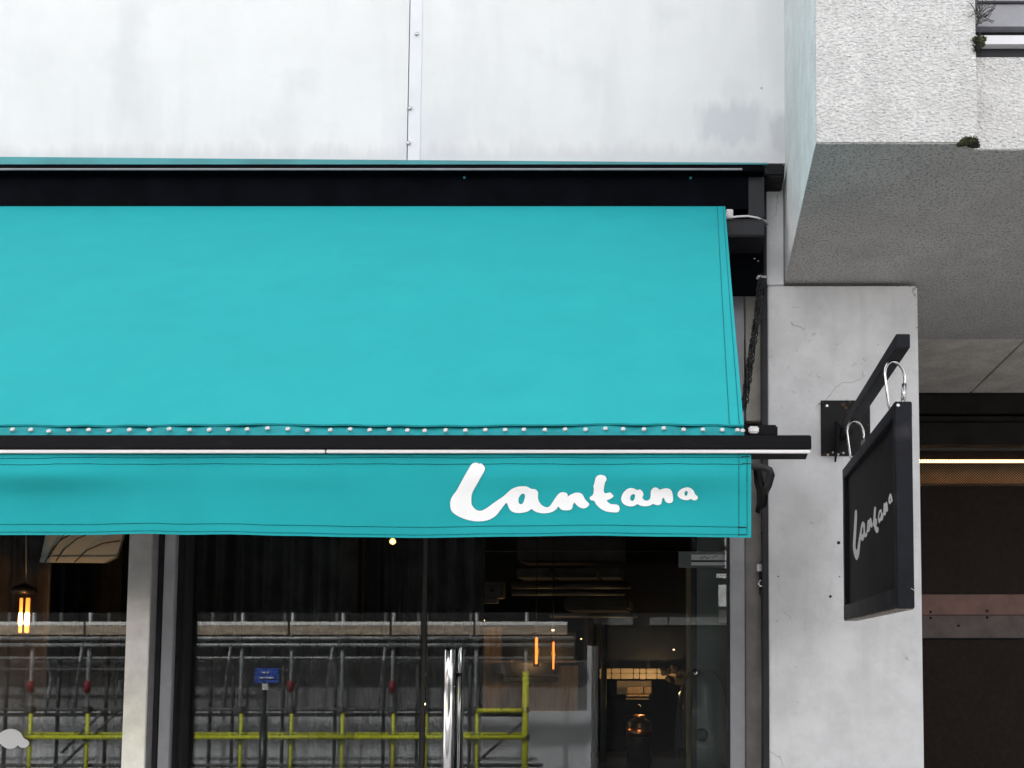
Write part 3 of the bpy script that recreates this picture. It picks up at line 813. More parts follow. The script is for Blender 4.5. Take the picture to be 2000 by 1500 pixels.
for loops in ([word1, hole1], [wt], [wan, han], [wa, ha]):
    filled('lettering', [smooth_loop([Vector((a, b)) for a, b in lp]) for lp in loops], 'letter_white', vo, lambda a, b: vmap(a, b, 0.0022))
# folding arm under the canopy
MB().tube([P(1440, 912, 3.05), P(1470, 911, 3.05), P(1492, 913, 3.05), P(1503, 918, 3.05), P(1506, 928, 3.06), P(1500, 948, 3.08), P(1492, 965, 3.1)], [0.011, 0.011, 0.011, 0.012, 0.013, 0.014, 0.012], 10).build('arm_elbow', 'cable_black', aw)
MB().tube([P(1478, 915, 3.1), P(1482, 940, 3.1), P(1490, 960, 3.1), P(1488, 985, 3.12), P(1480, 1000, 3.14)], [0.012, 0.016, 0.02, 0.018, 0.01], 10).build('arm_joint', 'bracket_black', aw)
MB().tube([P(1440, 912, 3.05), (-0.6, 2.9, P(1440, 912, 3.05).z), (-1.0, 2.6, Z_(850, 2.3)), (-1.2, 2.3, Z_(852, 2.27))], 0.018, 10).build('front_arm', 'bar_black', aw)
MB().tube([P(1400, 450, 3.95), P(1390, 640, 3.6), P(1390, 780, 3.3), P(1440, 912, 3.05)], 0.018, 10).build('rear_arm', 'bar_black', aw)

# chain hanging beside the canopy
ch = thing('chain', 'black steel chain slung beside the awning edge', 'chain', P(1494, 540, 3.95))
l0 = None
path = [P(a, b, y) for a, b, y in [(1487, 541, 3.98), (1483, 575, 3.92), (1479, 620, 3.86), (1472, 665, 3.80), (1465, 710, 3.74), (1459, 755, 3.68), (1452, 800, 3.62)]]
def resample(path, step):
    out = []; acc = 0
    for a, b in zip(path[:-1], path[1:]):
        L = (b - a).length
        while acc <= L:
            out.append((a + (b - a) * (acc / L), (b - a).normalized())); acc += step
        acc -= L
    return out
def link_mesh():
    L, Rr, r = 0.0085, 0.0075, 0.0030
    pts = []
    for k in range(6): a = math.pi * k / 5; pts.append((Rr * math.cos(a), 0, L + Rr * math.sin(a)))
    for k in range(6): a = math.pi + math.pi * k / 5; pts.append((Rr * math.cos(a), 0, -L + Rr * math.sin(a)))
    return MB().tube(pts, r, 6, closed=True)
for i, (p, d) in enumerate(resample(path, 0.0185)):
    for strand in (0, 1):
        q = p + Vector(((strand - .5) * 0.012 + 0.002 * math.sin(i * 2.1 + strand), 0.01 * strand, 0.006 * strand))
        if l0 is None:
            l0 = link_mesh().build('chain_link', 'cable_black', ch, loc=(0, 0, 0)); o = l0
            o.location = q - wl(ch)
        else:
            o = copy_child(l0, ch, q)
        o.rotation_mode = 'QUATERNION'
        o.rotation_quaternion = d.to_track_quat('Z', 'Y') @ Matrix.Rotation(R(45 + 90 * (i % 2) + 20 * math.sin(i + strand)), 4, 'Z').to_quaternion()
MB().tube([P(1496, 540, 4.02), P(1490, 541, 3.98), P(1481, 540, 3.97), P(1479, 545, 3.97)], 0.006, 8).build('wall_hook', 'rivet_metal', ch)

# ================================================================== HANGING SIGN
AX0 = 0.591; AW = 0.043
ay0 = 2.825; az1 = P(1770, 652, ay0).z; az0 = az1 - AW
br = thing('sign_bracket', 'black welded steel bracket bolted to the plaster pillar', 'bracket', (AX0 + AW / 2, YP, az0))
a_, b_ = P(1603, 837, YP), P(1699, 837, YP)
box('wall_plate', 'bracket_black', br, a_.x, b_.x, YP - 0.010, YP - 0.0005, P(1650, 891, YP).z, P(1650, 783, YP).z, 0.002)
box('arm', 'sign_black', br, AX0, AX0 + AW, ay0, YP - 0.0105, az0, az1, 0.002)
MB().prism([(AX0 - 0.010, YP - 0.012, az1 + 0.035), (AX0 - 0.016, YP - 0.012, az0 - 0.10), (AX0 - 0.016, YP - 0.16, az0 + 0.012), (AX0 - 0.010, YP - 0.10, az1 - 0.002)], (0.008, 0, 0)).build('gusset', 'bracket_black', br)
for k in range(8):
    p = P(1612 + k * 5, 886 + 2 * math.sin(k * 1.7), YP - 0.011)
    MB().lathe(p, [(0.006, 0.0), (0.005, -0.002), (0.002, -0.003)], 6, 'Y').build('paint_chip', 'rivet_metal' if k % 2 else 'rust', br)
for (cx, cy, sz) in [(1646, 790, .012), (1652, 797, .009), (1640, 840, .010), (1607, 786, .005), (1608, 888, .006), (1690, 788, .008), (1695, 830, .006), (1697, 870, .007), (1660, 786, .007)]:
    MB().lathe(P(cx, cy, YP - 0.0105), [(sz, 0.0), (sz * .7, -0.002), (sz * .2, -0.003)], 7, 'Y').build('rust_spot', 'rust', br)
MB().lathe(P(1615, 793, YP - 0.010), [(0.008, 0.0), (0.008, -0.005), (0.004, -0.007)], 10, 'Y').build('bolt', 'steel', br)
SX, ST = 0.586, 0.054
sy0, sy1 = 2.838, 3.90
sz1, sz0 = P(1770, 785, sy0).z, P(1770, 1190, sy0).z
sg = thing('hanging_sign', 'black framed hanging sign with white handwritten name on its panel', 'sign', (SX + ST / 2, (sy0 + sy1) / 2, sz0))
bw = 0.045
box('frame_bar', 'sign_black', sg, SX, SX + ST, sy0, sy1, sz1 - bw, sz1, 0.0025)
box('frame_bar', 'sign_black', sg, SX, SX + ST, sy0, sy1, sz0 + 0.004, sz0 + bw + 0.02, 0.0025)
box('frame_bar', 'sign_black', sg, SX + 0.0008, SX + ST - 0.0008, sy0 - 0.002, sy0 + 0.035, sz0 + 0.002, sz1 + 0.0015, 0.0025)
box('frame_bar', 'sign_black', sg, SX + 0.0008, SX + ST - 0.0008, sy1 - 0.035, sy1 + 0.0005, sz0 + 0.002, sz1 - 0.0015, 0.0025)
box('underside_strip', 'underside_wood', sg, SX + 0.003, SX + ST - 0.003, sy0 + 0.003, sy1 - 0.003, sz0, sz0 + 0.0038)
XPN = SX + 0.017
pn = box('panel', 'sign_panel', sg, XPN, SX + ST - 0.017, sy0 + 0.036, sy1 - 0.036, sz0 + bw + 0.021, sz1 - bw - 0.001)
MB().lathe(P(1754, 792, sy0 - 0.0025), [(0.006, 0.0), (0.006, -0.003), (0.002, -0.004)], 9, 'Y').build('screw', 'steel', sg)
# worn corner marks on the front stile
for (a, b, c, d) in [(1755, 1128, 1768, 1142), (1766, 1141, 1779, 1155), (1779, 1149, 1786, 1153)]:
    p, q = P(a, b, sy0 - 0.0024), P(c, d, sy0 - 0.0024)
    MB().tube([p, q], 0.0012, 5).build('scratch', 'gasket' if a < 1775 else 'rivet_metal', sg)
def c3(l): return [Vector((1655 + x / 10, 955 + y / 10)) for x, y in l]
s1 = c3([(165,408),(148,430),(140,520),(133,650),(125,800),(115,950),(108,1100),(118,1220),(140,1320),(178,1390),(210,1350),(232,1270),(245,1150),(252,1060),(262,985),(275,1000),(292,1020),(318,990),(330,935),(362,948),(385,900),(395,842),(418,842),(440,800),(450,738),(478,758),(494,715),(492,680),(478,640),(470,590),(455,562),(438,575),(425,610),(412,598),(395,625),(388,690),(382,780),(370,855),(355,865),(345,800),(345,700),(330,655),(305,635),(280,665),(262,740),(248,830),(230,930),(210,1060),(195,1160),(182,1190),(165,1170),(160,1100),(168,950),(178,780),(188,600),(190,470),(182,415)])
h1 = c3([(298,740),(282,830),(280,890),(305,870),(315,810),(308,750)])
s2 = c3([(542,345),(525,360),(515,450),(508,560),(500,690),(520,740),(545,820),(575,862),(605,835),(610,760),(590,745),(570,720),(580,660),(575,585),(555,575),(555,480),(560,370)])
s3 = c3([(655,395),(625,420),(605,490),(598,580),(612,650),(628,668),(655,620),(680,618),(700,570),(710,500),(735,525),(752,480),(757,430),(775,450),(792,420),(790,340),(778,270),(762,248),(735,285),(718,270),(708,300),(705,400),(700,460),(685,480),(672,450),(670,410)])
h3 = c3([(645,450),(628,490),(622,570),(640,560),(655,500)])
s4 = c3([(840,85),(820,120),(805,180),(800,240),(815,285),(835,298),(855,265),(882,240),(878,180),(860,110)])
h4 = c3([(838,180),(830,215),(836,240),(845,215)])
for loops in ([s1, h1], [s2], [s3, h3], [s4, h4]):
    filled('lettering', [smooth_loop(lp) for lp in loops], 'letter_white', pn, lambda a, b: PX(a, b, XPN - 0.0015))
def carabiner(y, label):
    zt_, zb_ = az0 - 0.016, sz1 + 0.002
    xc = AX0 + AW / 2
    t = thing('carabiner', label, 'carabiner', (xc, y, zb_ - 0.012), 'carabiners holding the sign')
    H = zt_ - zb_; z0 = zb_ - 0.010; H2 = H + 0.022
    ang = R(38)
    def q(u, v): return (xc + math.cos(ang) * u, y + math.sin(ang) * u, z0 + v)
    W1, W2 = H2 * 0.20, H2 * 0.29
    pts = []
    for k in range(9): a = math.pi * k / 8; pts.append(q(W2 * math.cos(a), H2 - W2 + W2 * math.sin(a)))
    for k in range(9): a = math.pi + math.pi * k / 8; pts.append(q(W1 * math.cos(a), W1 + W1 * math.sin(a)))
    MB().tube(pts, 0.0050, 8, closed=True).build('body', 'steel', t)
    MB().tube([q(W1 * 1.02 + (W2 - W1) * .25, H2 * .28), q(W1 + (W2 - W1) * .72, H2 * .62)], 0.0074, 8).build('gate', 'steel', t)
    MB().tube([(xc, y, az0 + 0.001), (xc - .008, y, az0 - .010), (xc, y, az0 - .018), (xc + .008, y, az0 - .010), (xc + .001, y, az0 + 0.001)], 0.003, 6).build('eye_bolt', 'bracket_black', t)
    MB().tube([(xc, y, sz1 - 0.001), (xc - .008, y, sz1 + .008), (xc, y, sz1 + .014), (xc + .008, y, sz1 + .008), (xc + .001, y, sz1 - 0.001)], 0.003, 6).build('eye_bolt', 'steel', t)
carabiner(2.95, 'steel carabiner at the street end of the hanging sign')
carabiner(3.72, 'steel carabiner nearest the pillar holding the hanging sign')

# ================================================================== SHOPFRONT
ZT = Z_(430, 4.2)
sf = thing('shopfront', 'glazed shopfront with grey metal frame under the awning', 'shopfront', (-1.2, YG, 0))
def post(n, m, px0, px1, Y, d, top=ZT, bev=0.003):
    return box(n, m, sf, X_(px0, Y, 1275), X_(px1, Y, 1275), Y, Y + d, 0.0, top, bev)
post('mullion', 'pale_metal', 244, 290, 4.12, 0.10)
post('mullion_return', 'dark_metal', 290.5, 313, 4.17, 0.10)
post('mullion_cover', 'grey_metal', 314, 337, 4.15, 0.10)
post('mullion_edge', 'dark_metal', 337.6, 346, 4.17, 0.08)
post('gasket', 'gasket', 347, 361, 4.20, 0.08)
post('door_jamb', 'grey_metal', 1426, 1455, 4.17, 0.10)
post('gasket', 'gasket', 1420, 1425.5, 4.2, 0.08)
post('jamb_panel', 'jamb_panel', 1456, 1490, 4.19, 0.06, Z_(835, 4.19))
post('upper_jamb_panel', 'beige', 1458, 1490, 4.19, 0.06, Z_(440, 4.19)).location.z += 0
post('corner_post', 'dark_metal', 1490.5, 1502, 4.075, 0.12, Z_(345, 4.07))
bpy.data.objects['upper_jamb_panel'].location.y -= 0.004
for v in bpy.data.objects['upper_jamb_panel'].data.vertices:
    if v.co.z < 0.5: v.co.z += Z_(822, 4.19)
box('head_rail', 'dark_metal', sf, -7.5, 0.26, 4.17, 4.30, ZT + 0.002, ZT + 0.12, 0.003)
box('head_board', 'interior_dark', sf, -7.5, 0.28, 4.12, 4.16, ZT + 0.12, Z_(318, YU), 0.0)
GT = ZT - 0.002
def pane(n, px0, px1, Y=YG, parent=sf):
    return box(n, 'shop_glass', parent, X_(px0, Y, 1275), X_(px1, Y, 1275), Y, Y + 0.008, 0.06, GT)
pane('glass_pane', -600, 246)
pane('glass_pane', -1700, -660)
post('mullion', 'pale_metal', -656, -604, 4.12, 0.10)
pane('glass_pane', 358, 821)
box('bottom_rail', 'grey_metal', sf, -7.5, X_(821, YG), 4.21, 4.29, 0.0, 0.058, 0.003)
dr = thing('glass_door', 'frameless glass door with tall polished pull handles', 'door', (X_(1120, YG), YG, 0.0))
pane('door_leaf', 832, 1421, YG, dr)
box('closing_edge', 'gasket', dr, X_(824, 4.24, 1275), X_(830.5, 4.24, 1275), 4.238, 4.262, 0.01, GT)
hd = MB(); hx = X_(877, 4.17, 1350); ht = P(884, 1266, 4.17).z
h1_ = MB().tube([(hx, 4.17, 0.5), (hx, 4.17, ht - 0.01), (hx, 4.17, ht - 0.002), (hx, 4.17, ht)], [0.0235, 0.0235, 0.0220, 0.017], 20).build('pull_handle', 'chrome', dr)
hx2 = X_(897, 4.33, 1350)
MB().tube([(hx2, 4.34, 0.5), (hx2, 4.34, ht + 0.003), (hx2, 4.34, ht + 0.011), (hx2, 4.34, ht + 0.013)], [0.0175, 0.0175, 0.0165, 0.012], 20).build('pull_handle', 'chrome', dr)
zst = P(895, 1318, 4.3).z
MB().tube([(hx, 4.17, zst), (hx, 4.2495, zst)], 0.011, 12).build('handle_stud', 'dark_metal', dr)
MB().tube([(hx2, 4.259, zst), (hx2, 4.34, zst)], 0.010, 12).build('handle_stud', 'dark_metal', dr)
pf = pbox('patch_fitting', 'plate_grey', dr, 1325, 1077, 1421, 1108, 4.28, 0.03, 0.002)
lb = pbox('printed_label', 'label_white', pf, 1350, 1083, 1418, 1104, 4.276, 0.002)
pbox('label_band', 'label_dark', lb, 1350, 1094, 1418, 1098, 4.2745, 0.001)
for (a, b, c, d) in [(1366, 1088, 1372, 1092), (1372, 1090, 1376, 1086), (1376, 1086, 1380, 1091), (1380, 1091, 1386, 1089)]:
    MB().tube([P(a, b, 4.2748), P(c, d, 4.2748)], 0.0016, 5).build('label_mark', 'label_red', lb)
MB().tube([P(1391, 1089, 4.2748), P(1402, 1085, 4.2748)], 0.0014, 5).build('label_mark', 'label_dark', lb)
# cloud-shaped decal on the left pane
dl = [Vector(p) for p in [(0, 1452), (-6, 1440), (2, 1430), (16, 1424), (30, 1425), (41, 1432), (46, 1441), (54, 1446), (57, 1453), (50, 1460), (40, 1460), (35, 1456), (28, 1461), (14, 1462)]]
tag(filled('cloud_decal', [smooth_loop(dl)], 'decal_white', None, lambda a, b: P(a, b, YG - 0.002)), 'white cloud-shaped sticker on the left shop window', 'sticker')

# cable drop and isolator by the door jamb
cb = thing('cable_fitting', 'grey conduit fitting with round nut on a black cable', 'cable', P(1487, 1165, 4.16))
rnd = random.Random(5)
pts = [P(1487 + 6 * math.sin(i * .8) + rnd.uniform(-2, 2) + (8 if i > 3 else 0) * (1 - max(0, i - 8) / 4), 985 + i * 9.5, 4.14) for i in range(13)]
MB().tube(pts, 0.0035, 7).build('cable', 'cable_black', cb)
MB().lathe(P(1484, 1116, 4.15), [(0.013, 0.0), (0.014, 0.006), (0.014, 0.028), (0.011, 0.032)], 14).build('cable_gland', 'cable_white', cb)
MB().lathe(P(1486, 1132, 4.15), [(0.009, 0.0), (0.009, 0.036)], 12).build('neck', 'dark_metal', cb)
MB().lathe(P(1488, 1139, 4.125), [(0.020, 0.02), (0.020, 0.006), (0.017, 0.0), (0.011, 0.0), (0.010, 0.004), (0.001, 0.004)], 6, 'Y').build('nut', 'steel', cb)
MB().lathe(P(1488, 1139, 4.122), [(0.010, 0.005), (0.0095, 0.0), (0.0005, 0.0)], 12, 'Y').build('bore', 'gasket', cb)
MB().lathe(P(1488, 1162, 4.15), [(0.010, 0.0), (0.013, 0.006), (0.013, 0.036)], 12).build('lower_cap', 'dark_metal', cb)
MB().tube([P(1488, 1162, 4.15), P(1489, 1300, 4.16), P(1488, 1520, 4.16), P(1488, 1800, 4.16)], 0.0028, 6).build('cable', 'cable_black', cb)

# ================================================================== INTERIOR
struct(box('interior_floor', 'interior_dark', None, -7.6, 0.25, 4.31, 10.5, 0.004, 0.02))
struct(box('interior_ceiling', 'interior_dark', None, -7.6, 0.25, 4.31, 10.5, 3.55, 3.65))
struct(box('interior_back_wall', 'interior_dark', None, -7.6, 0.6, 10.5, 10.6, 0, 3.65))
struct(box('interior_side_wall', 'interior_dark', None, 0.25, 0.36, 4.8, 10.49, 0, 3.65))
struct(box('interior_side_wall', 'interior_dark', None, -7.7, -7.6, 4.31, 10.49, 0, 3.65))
def curtain(name, px0, px1, Y, label, seed, lam=0.11, amp=0.022):
    rnd = random.Random(seed)
    mb = MB()
    xa, xb = X_(px0, Y), X_(px1, Y)
    ph = [rnd.uniform(0, 6) for _ in range(4)]
    def fn(x, z):
        y = Y + amp * math.sin(2 * math.pi * x / lam + 1.5 * math.sin(5 * x + ph[0]) + ph[1]) + 0.010 * math.sin(2 * math.pi * x / (lam * .43) + ph[2] + z * .3)
        return Vector((x, y, z))
    grid(mb, fn, lin(xa, xb, 160), lin(0.03, 3.5, 10))
    tag(mb.build(name, 'curtain', None, fix=False), label, 'curtain', 'curtains inside the shop window')
curtain('curtain', 372, 700, 4.62, 'charcoal curtain in long folds behind the middle window', 1)
curtain('curtain', 712, 950, 5.0, 'narrower dark curtain further back beside the glass door', 2)
# inner partition on the right, pale plaster
pt = thing('inner_partition', 'pale green grey plaster wall just inside the glass door', 'wall', (0.1, 5.2, 0))
box('plaster_face', 'inner_wall', pt, X_(1361, 4.75, 1300), 0.23, 4.75, 5.2, 0.02, 3.5)
box('timber_edge', 'timber', pt, X_(1340, 4.85, 1300), X_(1349, 4.85, 1300), 4.85, 5.2, 0.02, Z_(1107, 4.85))
box('dark_edge', 'machine_black', pt, X_(1349.5, 4.8, 1300), X_(1360.5, 4.8, 1300), 4.8, 5.2, 0.02, 3.4)
box('white_switch_plate', 'label_white', pt, X_(1404, 4.74, 1200), X_(1425, 4.74, 1200), 4.742, 4.749, Z_(1216, 4.74), Z_(1191, 4.74), 0.002)
# glass jar on the counter inside the door
YJ = 4.55
jr = thing('glass_jar', 'tall clear glass jar with small round knob inside the door', 'jar', P(1372, 1520, YJ))
s_ = YJ / FPX
jc = P(1372, 1520, YJ)
prof = [(53 * s_, 0.0), (53 * s_, 70 * s_), (51 * s_, 120 * s_), (46 * s_, 160 * s_), (38 * s_, 188 * s_), (27 * s_, 205 * s_), (14 * s_, 211 * s_)]
mbj = MB().lathe(jc, prof, 36); mbj.build('jar_body', 'jar_glass', jr)
MB().lathe(jc + Vector((-12 * s_, -20 * s_, 196 * s_)), [(3 * s_, 0), (8 * s_, 3 * s_), (9 * s_, 8 * s_), (6 * s_, 14 * s_), (1 * s_, 16 * s_)], 14).build('knob', 'steel', jr)
MB().lathe(P(1371, 1435, YJ - 0.14), [(0.010, 0.05), (0.022, 0.03), (0.030, 0.0), (0.016, -0.008)], 14, 'Y').build('tap', 'duct', jr)
sd = box('jar_counter', 'interior_grey', None, X_(1310, YJ), 0.22, YJ - 0.16, YJ + 0.19, 0.021, jc.z - 0.001, 0.004)
tag(sd, 'low grey counter under the clear glass jar', 'counter')
# ceiling services
sv = thing('ceiling_duct', 'dull grey metal duct boxes under the dark shop ceiling', 'duct', P(1110, 1120, 7.2))
pbox('duct_box', 'interior_grey', sv, 1010, 1040, 1214, 1095, 7.2, 0.4, 0.01)
for (x0, x1) in [(1008, 1075), (1080, 1165), (1170, 1212)]:
    pbox('duct_box', 'interior_grey', sv, x0, 1110, x1, 1128, 7.1, 0.3, 0.006)
def pipe(label, px0, py0, px1, py1, Y, r, m='duct', group=None, nm='ceiling_pipe', cat='pipe', hang=True):
    a, b = P(px0, py0, Y), P(px1, py1, Y)
    t = MB().tube([a, (a + b) / 2, b], r, 10)
    return tag(t.build(nm, m, None), label, cat, group)
pipe('upper of two long grey pipes under the shop ceiling', 1000, 1143, 1232, 1143, 7.0, 0.028, group='pipes under the ceiling')
pipe('lower of two long grey pipes under the shop ceiling', 1000, 1158, 1220, 1158, 7.3, 0.022, group='pipes under the ceiling')
pipe('thin pale conduit crossing the dark shop ceiling', 830, 1077, 1330, 1077, 6.4, 0.0035, group='pipes under the ceiling')
pipe('short pipe below the grey duct boxes', 1075, 1203, 1245, 1203, 7.6, 0.016, group='pipes under the ceiling')
jb = thing('junction_box', 'small grey control box with dark button on the back wall', 'box', P(962, 1176, 6.6))
pbox('case', 'duct', jb, 944, 1136, 981, 1168, 6.6, 0.12, 0.006)
pbox('flap', 'duct', jb, 940, 1168.5, 970, 1178, 6.62, 0.08, 0.004)
pbox('button', 'machine_black', jb, 958, 1150, 965, 1156, 6.595, 0.005)
tag(pbox('hood_canopy', 'interior_grey', None, 1100, 1165, 1228, 1192, 7.4, 0.5, 0.02), 'dull metal extraction hood behind the glass door', 'hood')
# vertical pipes
for (a, r, l) in [(1161, .010, 'slim vertical grey pipe left of the bar opening'), (1181, .020, 'thick vertical blue grey pipe beside the bar opening')]:
    pipe(l, a, 1218, a - 4, 1490, 6.5, r, 'duct', 'vertical pipes by the bar', 'vertical_pipe')
# warm lit serving bar at the back
bar = thing('serving_bar', 'warm lit tiled serving bar at the back of the shop', 'bar', P(1260, 1520, 8.0))
xt = [1170, 1194, 1212, 1237, 1249, 1262, 1283, 1302, 1322, 1342]
for a, b in zip(xt[:-1], xt[1:]):
    pbox('tile', 'tile_cream', bar, a + .7, 1306 + random.uniform(-.4, .4), b - .7, 1314.5, 8.0, 0.05, 0.004)
    pbox('tile', 'tile_cream', bar, a + .7, 1315.3, b - .7, 1326 + random.uniform(-.5, .5), 8.0 + random.uniform(0, .01), 0.05, 0.004)
pbox('dark_lintel', 'machine_black', bar, 1140, 1100, 1345, 1304, 8.3, 0.2)
pbox('back_counter', 'machine_black', bar, 1150, 1480, 1345, 1700, 7.6, 0.5)
pbox('shelf', 'timber', bar, 1222, 1357, 1268, 1360, 7.9, 0.25, 0.004)
pbox('shelf', 'timber', bar, 1222, 1364, 1268, 1366, 7.95, 0.22, 0.003)
pbox('lit_back', 'tile_cream', bar, 1205, 1330, 1272, 1356, 8.6, 0.05)
for a, b in [(1225, 1256), (1259, 1272)]:
    pbox('box_on_shelf', 'timber', bar, a, 1341, b, 1355, 8.0, 0.15, 0.006)
hp = thing('trailing_plant', 'dark trailing plant hanging over the lit tiles', 'plant', P(1315, 1330, 7.85))
for i_, (a, b, r_) in enumerate([(1300, 1312, .05), (1318, 1308, .06), (1336, 1311, .05), (1308, 1326, .045), (1328, 1330, .06)]):
    clump('foliage', 'soil', hp, P(a, b, 7.85), r_, .05, r_ * .8, 20 + i_, 2)
def lamp_point(name, loc, e, col, size=0.02):
    d = bpy.data.lights.new(name, 'POINT'); d.energy = e; d.color = col; d.shadow_soft_size = size
    o = bpy.data.objects.new(name, d); C.objects.link(o); o.location = loc
    return o
l = lamp_point('bar_lamp_light', P(1255, 1336, 7.55), 2.2, (1.0, 0.62, 0.28)); 
cfm = thing('coffee_grinder', 'black coffee grinder with copper glints at the back bar', 'coffee machine', P(1250, 1500, 7.3))
cp = P(1248, 1500, 7.3); s2_ = 7.3 / FPX
MB().lathe(cp, [(24 * s2_, 0), (24 * s2_, 88 * s2_), (19 * s2_, 92 * s2_), (12 * s2_, 95 * s2_)], 20).build('body', 'machine_black', cfm)
MB().lathe(cp + Vector((0, 0, 61 * s2_)), [(24.6 * s2_, 0), (24.6 * s2_, 18 * s2_)], 24).build('band', 'copper', cfm)
MB().lathe(cp + Vector((0, 0, 95.3 * s2_)), [(10 * s2_, 0), (12 * s2_, 6 * s2_), (10 * s2_, 7 * s2_)], 20).build('lid', 'copper', cfm)
lm = lamp_point('grinder_lamp_light', P(1250, 1375, 6.9), 0.4, (1.0, 0.6, 0.25))
for (a, b, r, lab) in [(1316, 1269, .008, 'small warm ceiling lamp right of the bar opening'), (945, 1212, .008, 'small warm lamp left of the copper lamps'), (1080, 1231, .011, 'small bright bulb above the copper lamp tubes'),
                       (1135, 1248, .006, 'tiny warm lamp right of the copper lamp tubes'), (665, 1088, .004, 'tiny warm fairy light glint behind the dark curtains')]:
    t = thing('spot_lamp', lab, 'lamp', P(a, b, 6.2), 'small lamps in the shop')
    MB().lathe(P(a, b, 6.2), [(r * .6, -r * .5), (r, 0), (r * .6, r * .6)], 12).build('bulb', 'small_glow', t)
    MB().lathe(P(a, b, 6.2) + Vector((0, 0, r * .62)), [(r * .7, 0), (r * .7, r * 1.2), (r * .3, r * 1.5)], 12).build('holder', 'machine_black', t)
t = thing('bright_bulb', 'bright warm bulb just under the valance hem', 'lamp', P(767, 1057, 5.0))
MB().lathe(P(767, 1058, 4.6), [(.004, -.014), (.013, -.008), (.016, 0), (.012, .010), (.007, .016)], 16).build('bulb', 'spot_glow', t)
MB().lathe(P(767, 1058, 4.582), [(.002, -.006), (.006, 0), (.002, .006)], 10).build('filament', 'filament', t)
MB().lathe(P(767, 1058, 4.6) + Vector((0, 0, .0165)), [(.008, 0), (.008, .03), (.003, .034)], 12).build('holder', 'machine_black', t)
MB().tube([P(767, 1058, 4.6) + Vector((0, 0, .05)), P(767, 1058, 4.6) + Vector((0, 0, .9))], 0.003, 6).build('flex', 'cable_black', t)
# copper tube lamps in front of a lit plywood partition
pw = thing('plywood_partition', 'warm lit plywood partition behind the copper lamps', 'partition', P(1000, 1500, 8.2))
pbox('sheet', 'timber', pw, 942, 1225, 978, 1390, 8.2, 0.04)
pbox('sheet', 'timber', pw, 979, 1300, 1128, 1390, 8.25, 0.04)
pbox('ledge', 'timber', pw, 945, 1291, 1125, 1294, 8.1, 0.12, 0.003)
pbox('dark_opening', 'machine_black', pw, 979, 1235, 1123, 1290, 8.4, 0.05)
pbox('kitchen_hood', 'machine_black', pw, 963, 1295, 1085, 1318, 7.9, 0.2, 0.01)
pbox('kitchen_hood', 'machine_black', pw, 985, 1322, 1084, 1333, 7.8, 0.2, 0.01)
pl = lamp_point('copper_lamp_light', P(1000, 1290, 7.5), 1.3, (1.0, 0.55, 0.22))
for (a, b, c, r, lab) in [(1047, 1236, 1302, 5.5, 'wider of two glowing copper lamp tubes'), (1080, 1244, 1312, 3.6, 'slimmer of two glowing copper lamp tubes')]:
    t = thing('tube_lamp', lab, 'lamp', P(a, c, 6.8), 'copper tube lamps')
    s3_ = 6.8 / FPX
    MB().lathe(P(a, c, 6.8), [(r * s3_, 0), (r * s3_, (c - b) * s3_), (r * .6 * s3_, (c - b + 2) * s3_)], 18).build('tube', 'copper', t)
    MB().lathe(P(a + 1, c + 1, 6.8) + Vector((0, -r * s3_ * .75, 6 * s3_)), [(r * .45 * s3_, 0), (r * .5 * s3_, (c - b) * .75 * s3_), (r * .2 * s3_, (c - b) * .8 * s3_)], 12).build('glow_rod', 'lamp_glow', t)
    MB().tube([P(a, b - 2, 6.8), P(a, b - 2, 6.8) + Vector((0, 0, .7))], 0.004, 6).build('flex', 'cable_black', t)
# left window: pendant with filament tubes, pale sheet standing in for a skylight gleam, with twigs
pd = thing('pendant_lamp', 'pendant lamp with two glowing orange filament tubes in left window', 'lamp', P(46, 1240, 5.2))
s4_ = 5.2 / FPX
MB().tube([P(51, 1140, 5.2), P(51, 1100, 5.2), P(51, 700, 5.2)], 0.003, 6).build('flex', 'grey_metal', pd)
MB().lathe(P(47, 1160, 5.2), [(20 * s4_, 0), (22 * s4_, 4 * s4_), (20 * s4_, 14 * s4_), (8 * s4_, 18 * s4_), (3 * s4_, 22 * s4_)], 18).build('cap', 'machine_black', pd)
for a, r in [(39, 4.2), (52, 5.6)]:
    MB().lathe(P(a, 1236, 5.2), [(r * .5 * s4_, 0), (r * .7 * s4_, 3 * s4_), (r * .6 * s4_, 68 * s4_)], 12).build('glow_tube', 'lamp_glow', pd)
    MB().lathe(P(a, 1222, 5.17), [(r * .4 * s4_, 0), (r * .75 * s4_, 4 * s4_), (r * .75 * s4_, 20 * s4_), (r * .5 * s4_, 26 * s4_)], 12).build('filament', 'filament', pd)
pl2 = lamp_point('pendant_lamp_light', P(46, 1215, 5.05), 1.6, (1.0, 0.42, 0.12))
rl = thing('skylight_sheet', 'pale sheet standing in for a skylight, crossed by dark twigs', 'panel', P(150, 1098, 5.6))
a, b, c, d = P(92, 1030, 5.4), P(245, 1030, 5.4), P(228, 1086, 5.4), P(80, 1086, 5.4)
MB().prism([a, b, c, d], (0, 0.02, 0)).build('sheet', 'frosted', rl)
a, b, c, d = P(80, 1087, 5.39), P(226, 1087, 5.39), P(203, 1099, 5.39), P(77, 1098, 5.39)
MB().prism([a, b, c, d], (0, 0.03, 0)).build('lower_lip', 'frosted', rl)
for tpts in ([(88, 1098), (100, 1075), (118, 1055), (145, 1040)], [(109, 1096), (126, 1072), (150, 1052), (170, 1044)], [(145, 1098), (170, 1075), (200, 1061), (235, 1056)], [(94, 1090), (112, 1062), (125, 1045)]):
    MB().tube([P(x, y, 5.36) for x, y in tpts], 0.0035, 6).build('twig', 'gasket', rl)
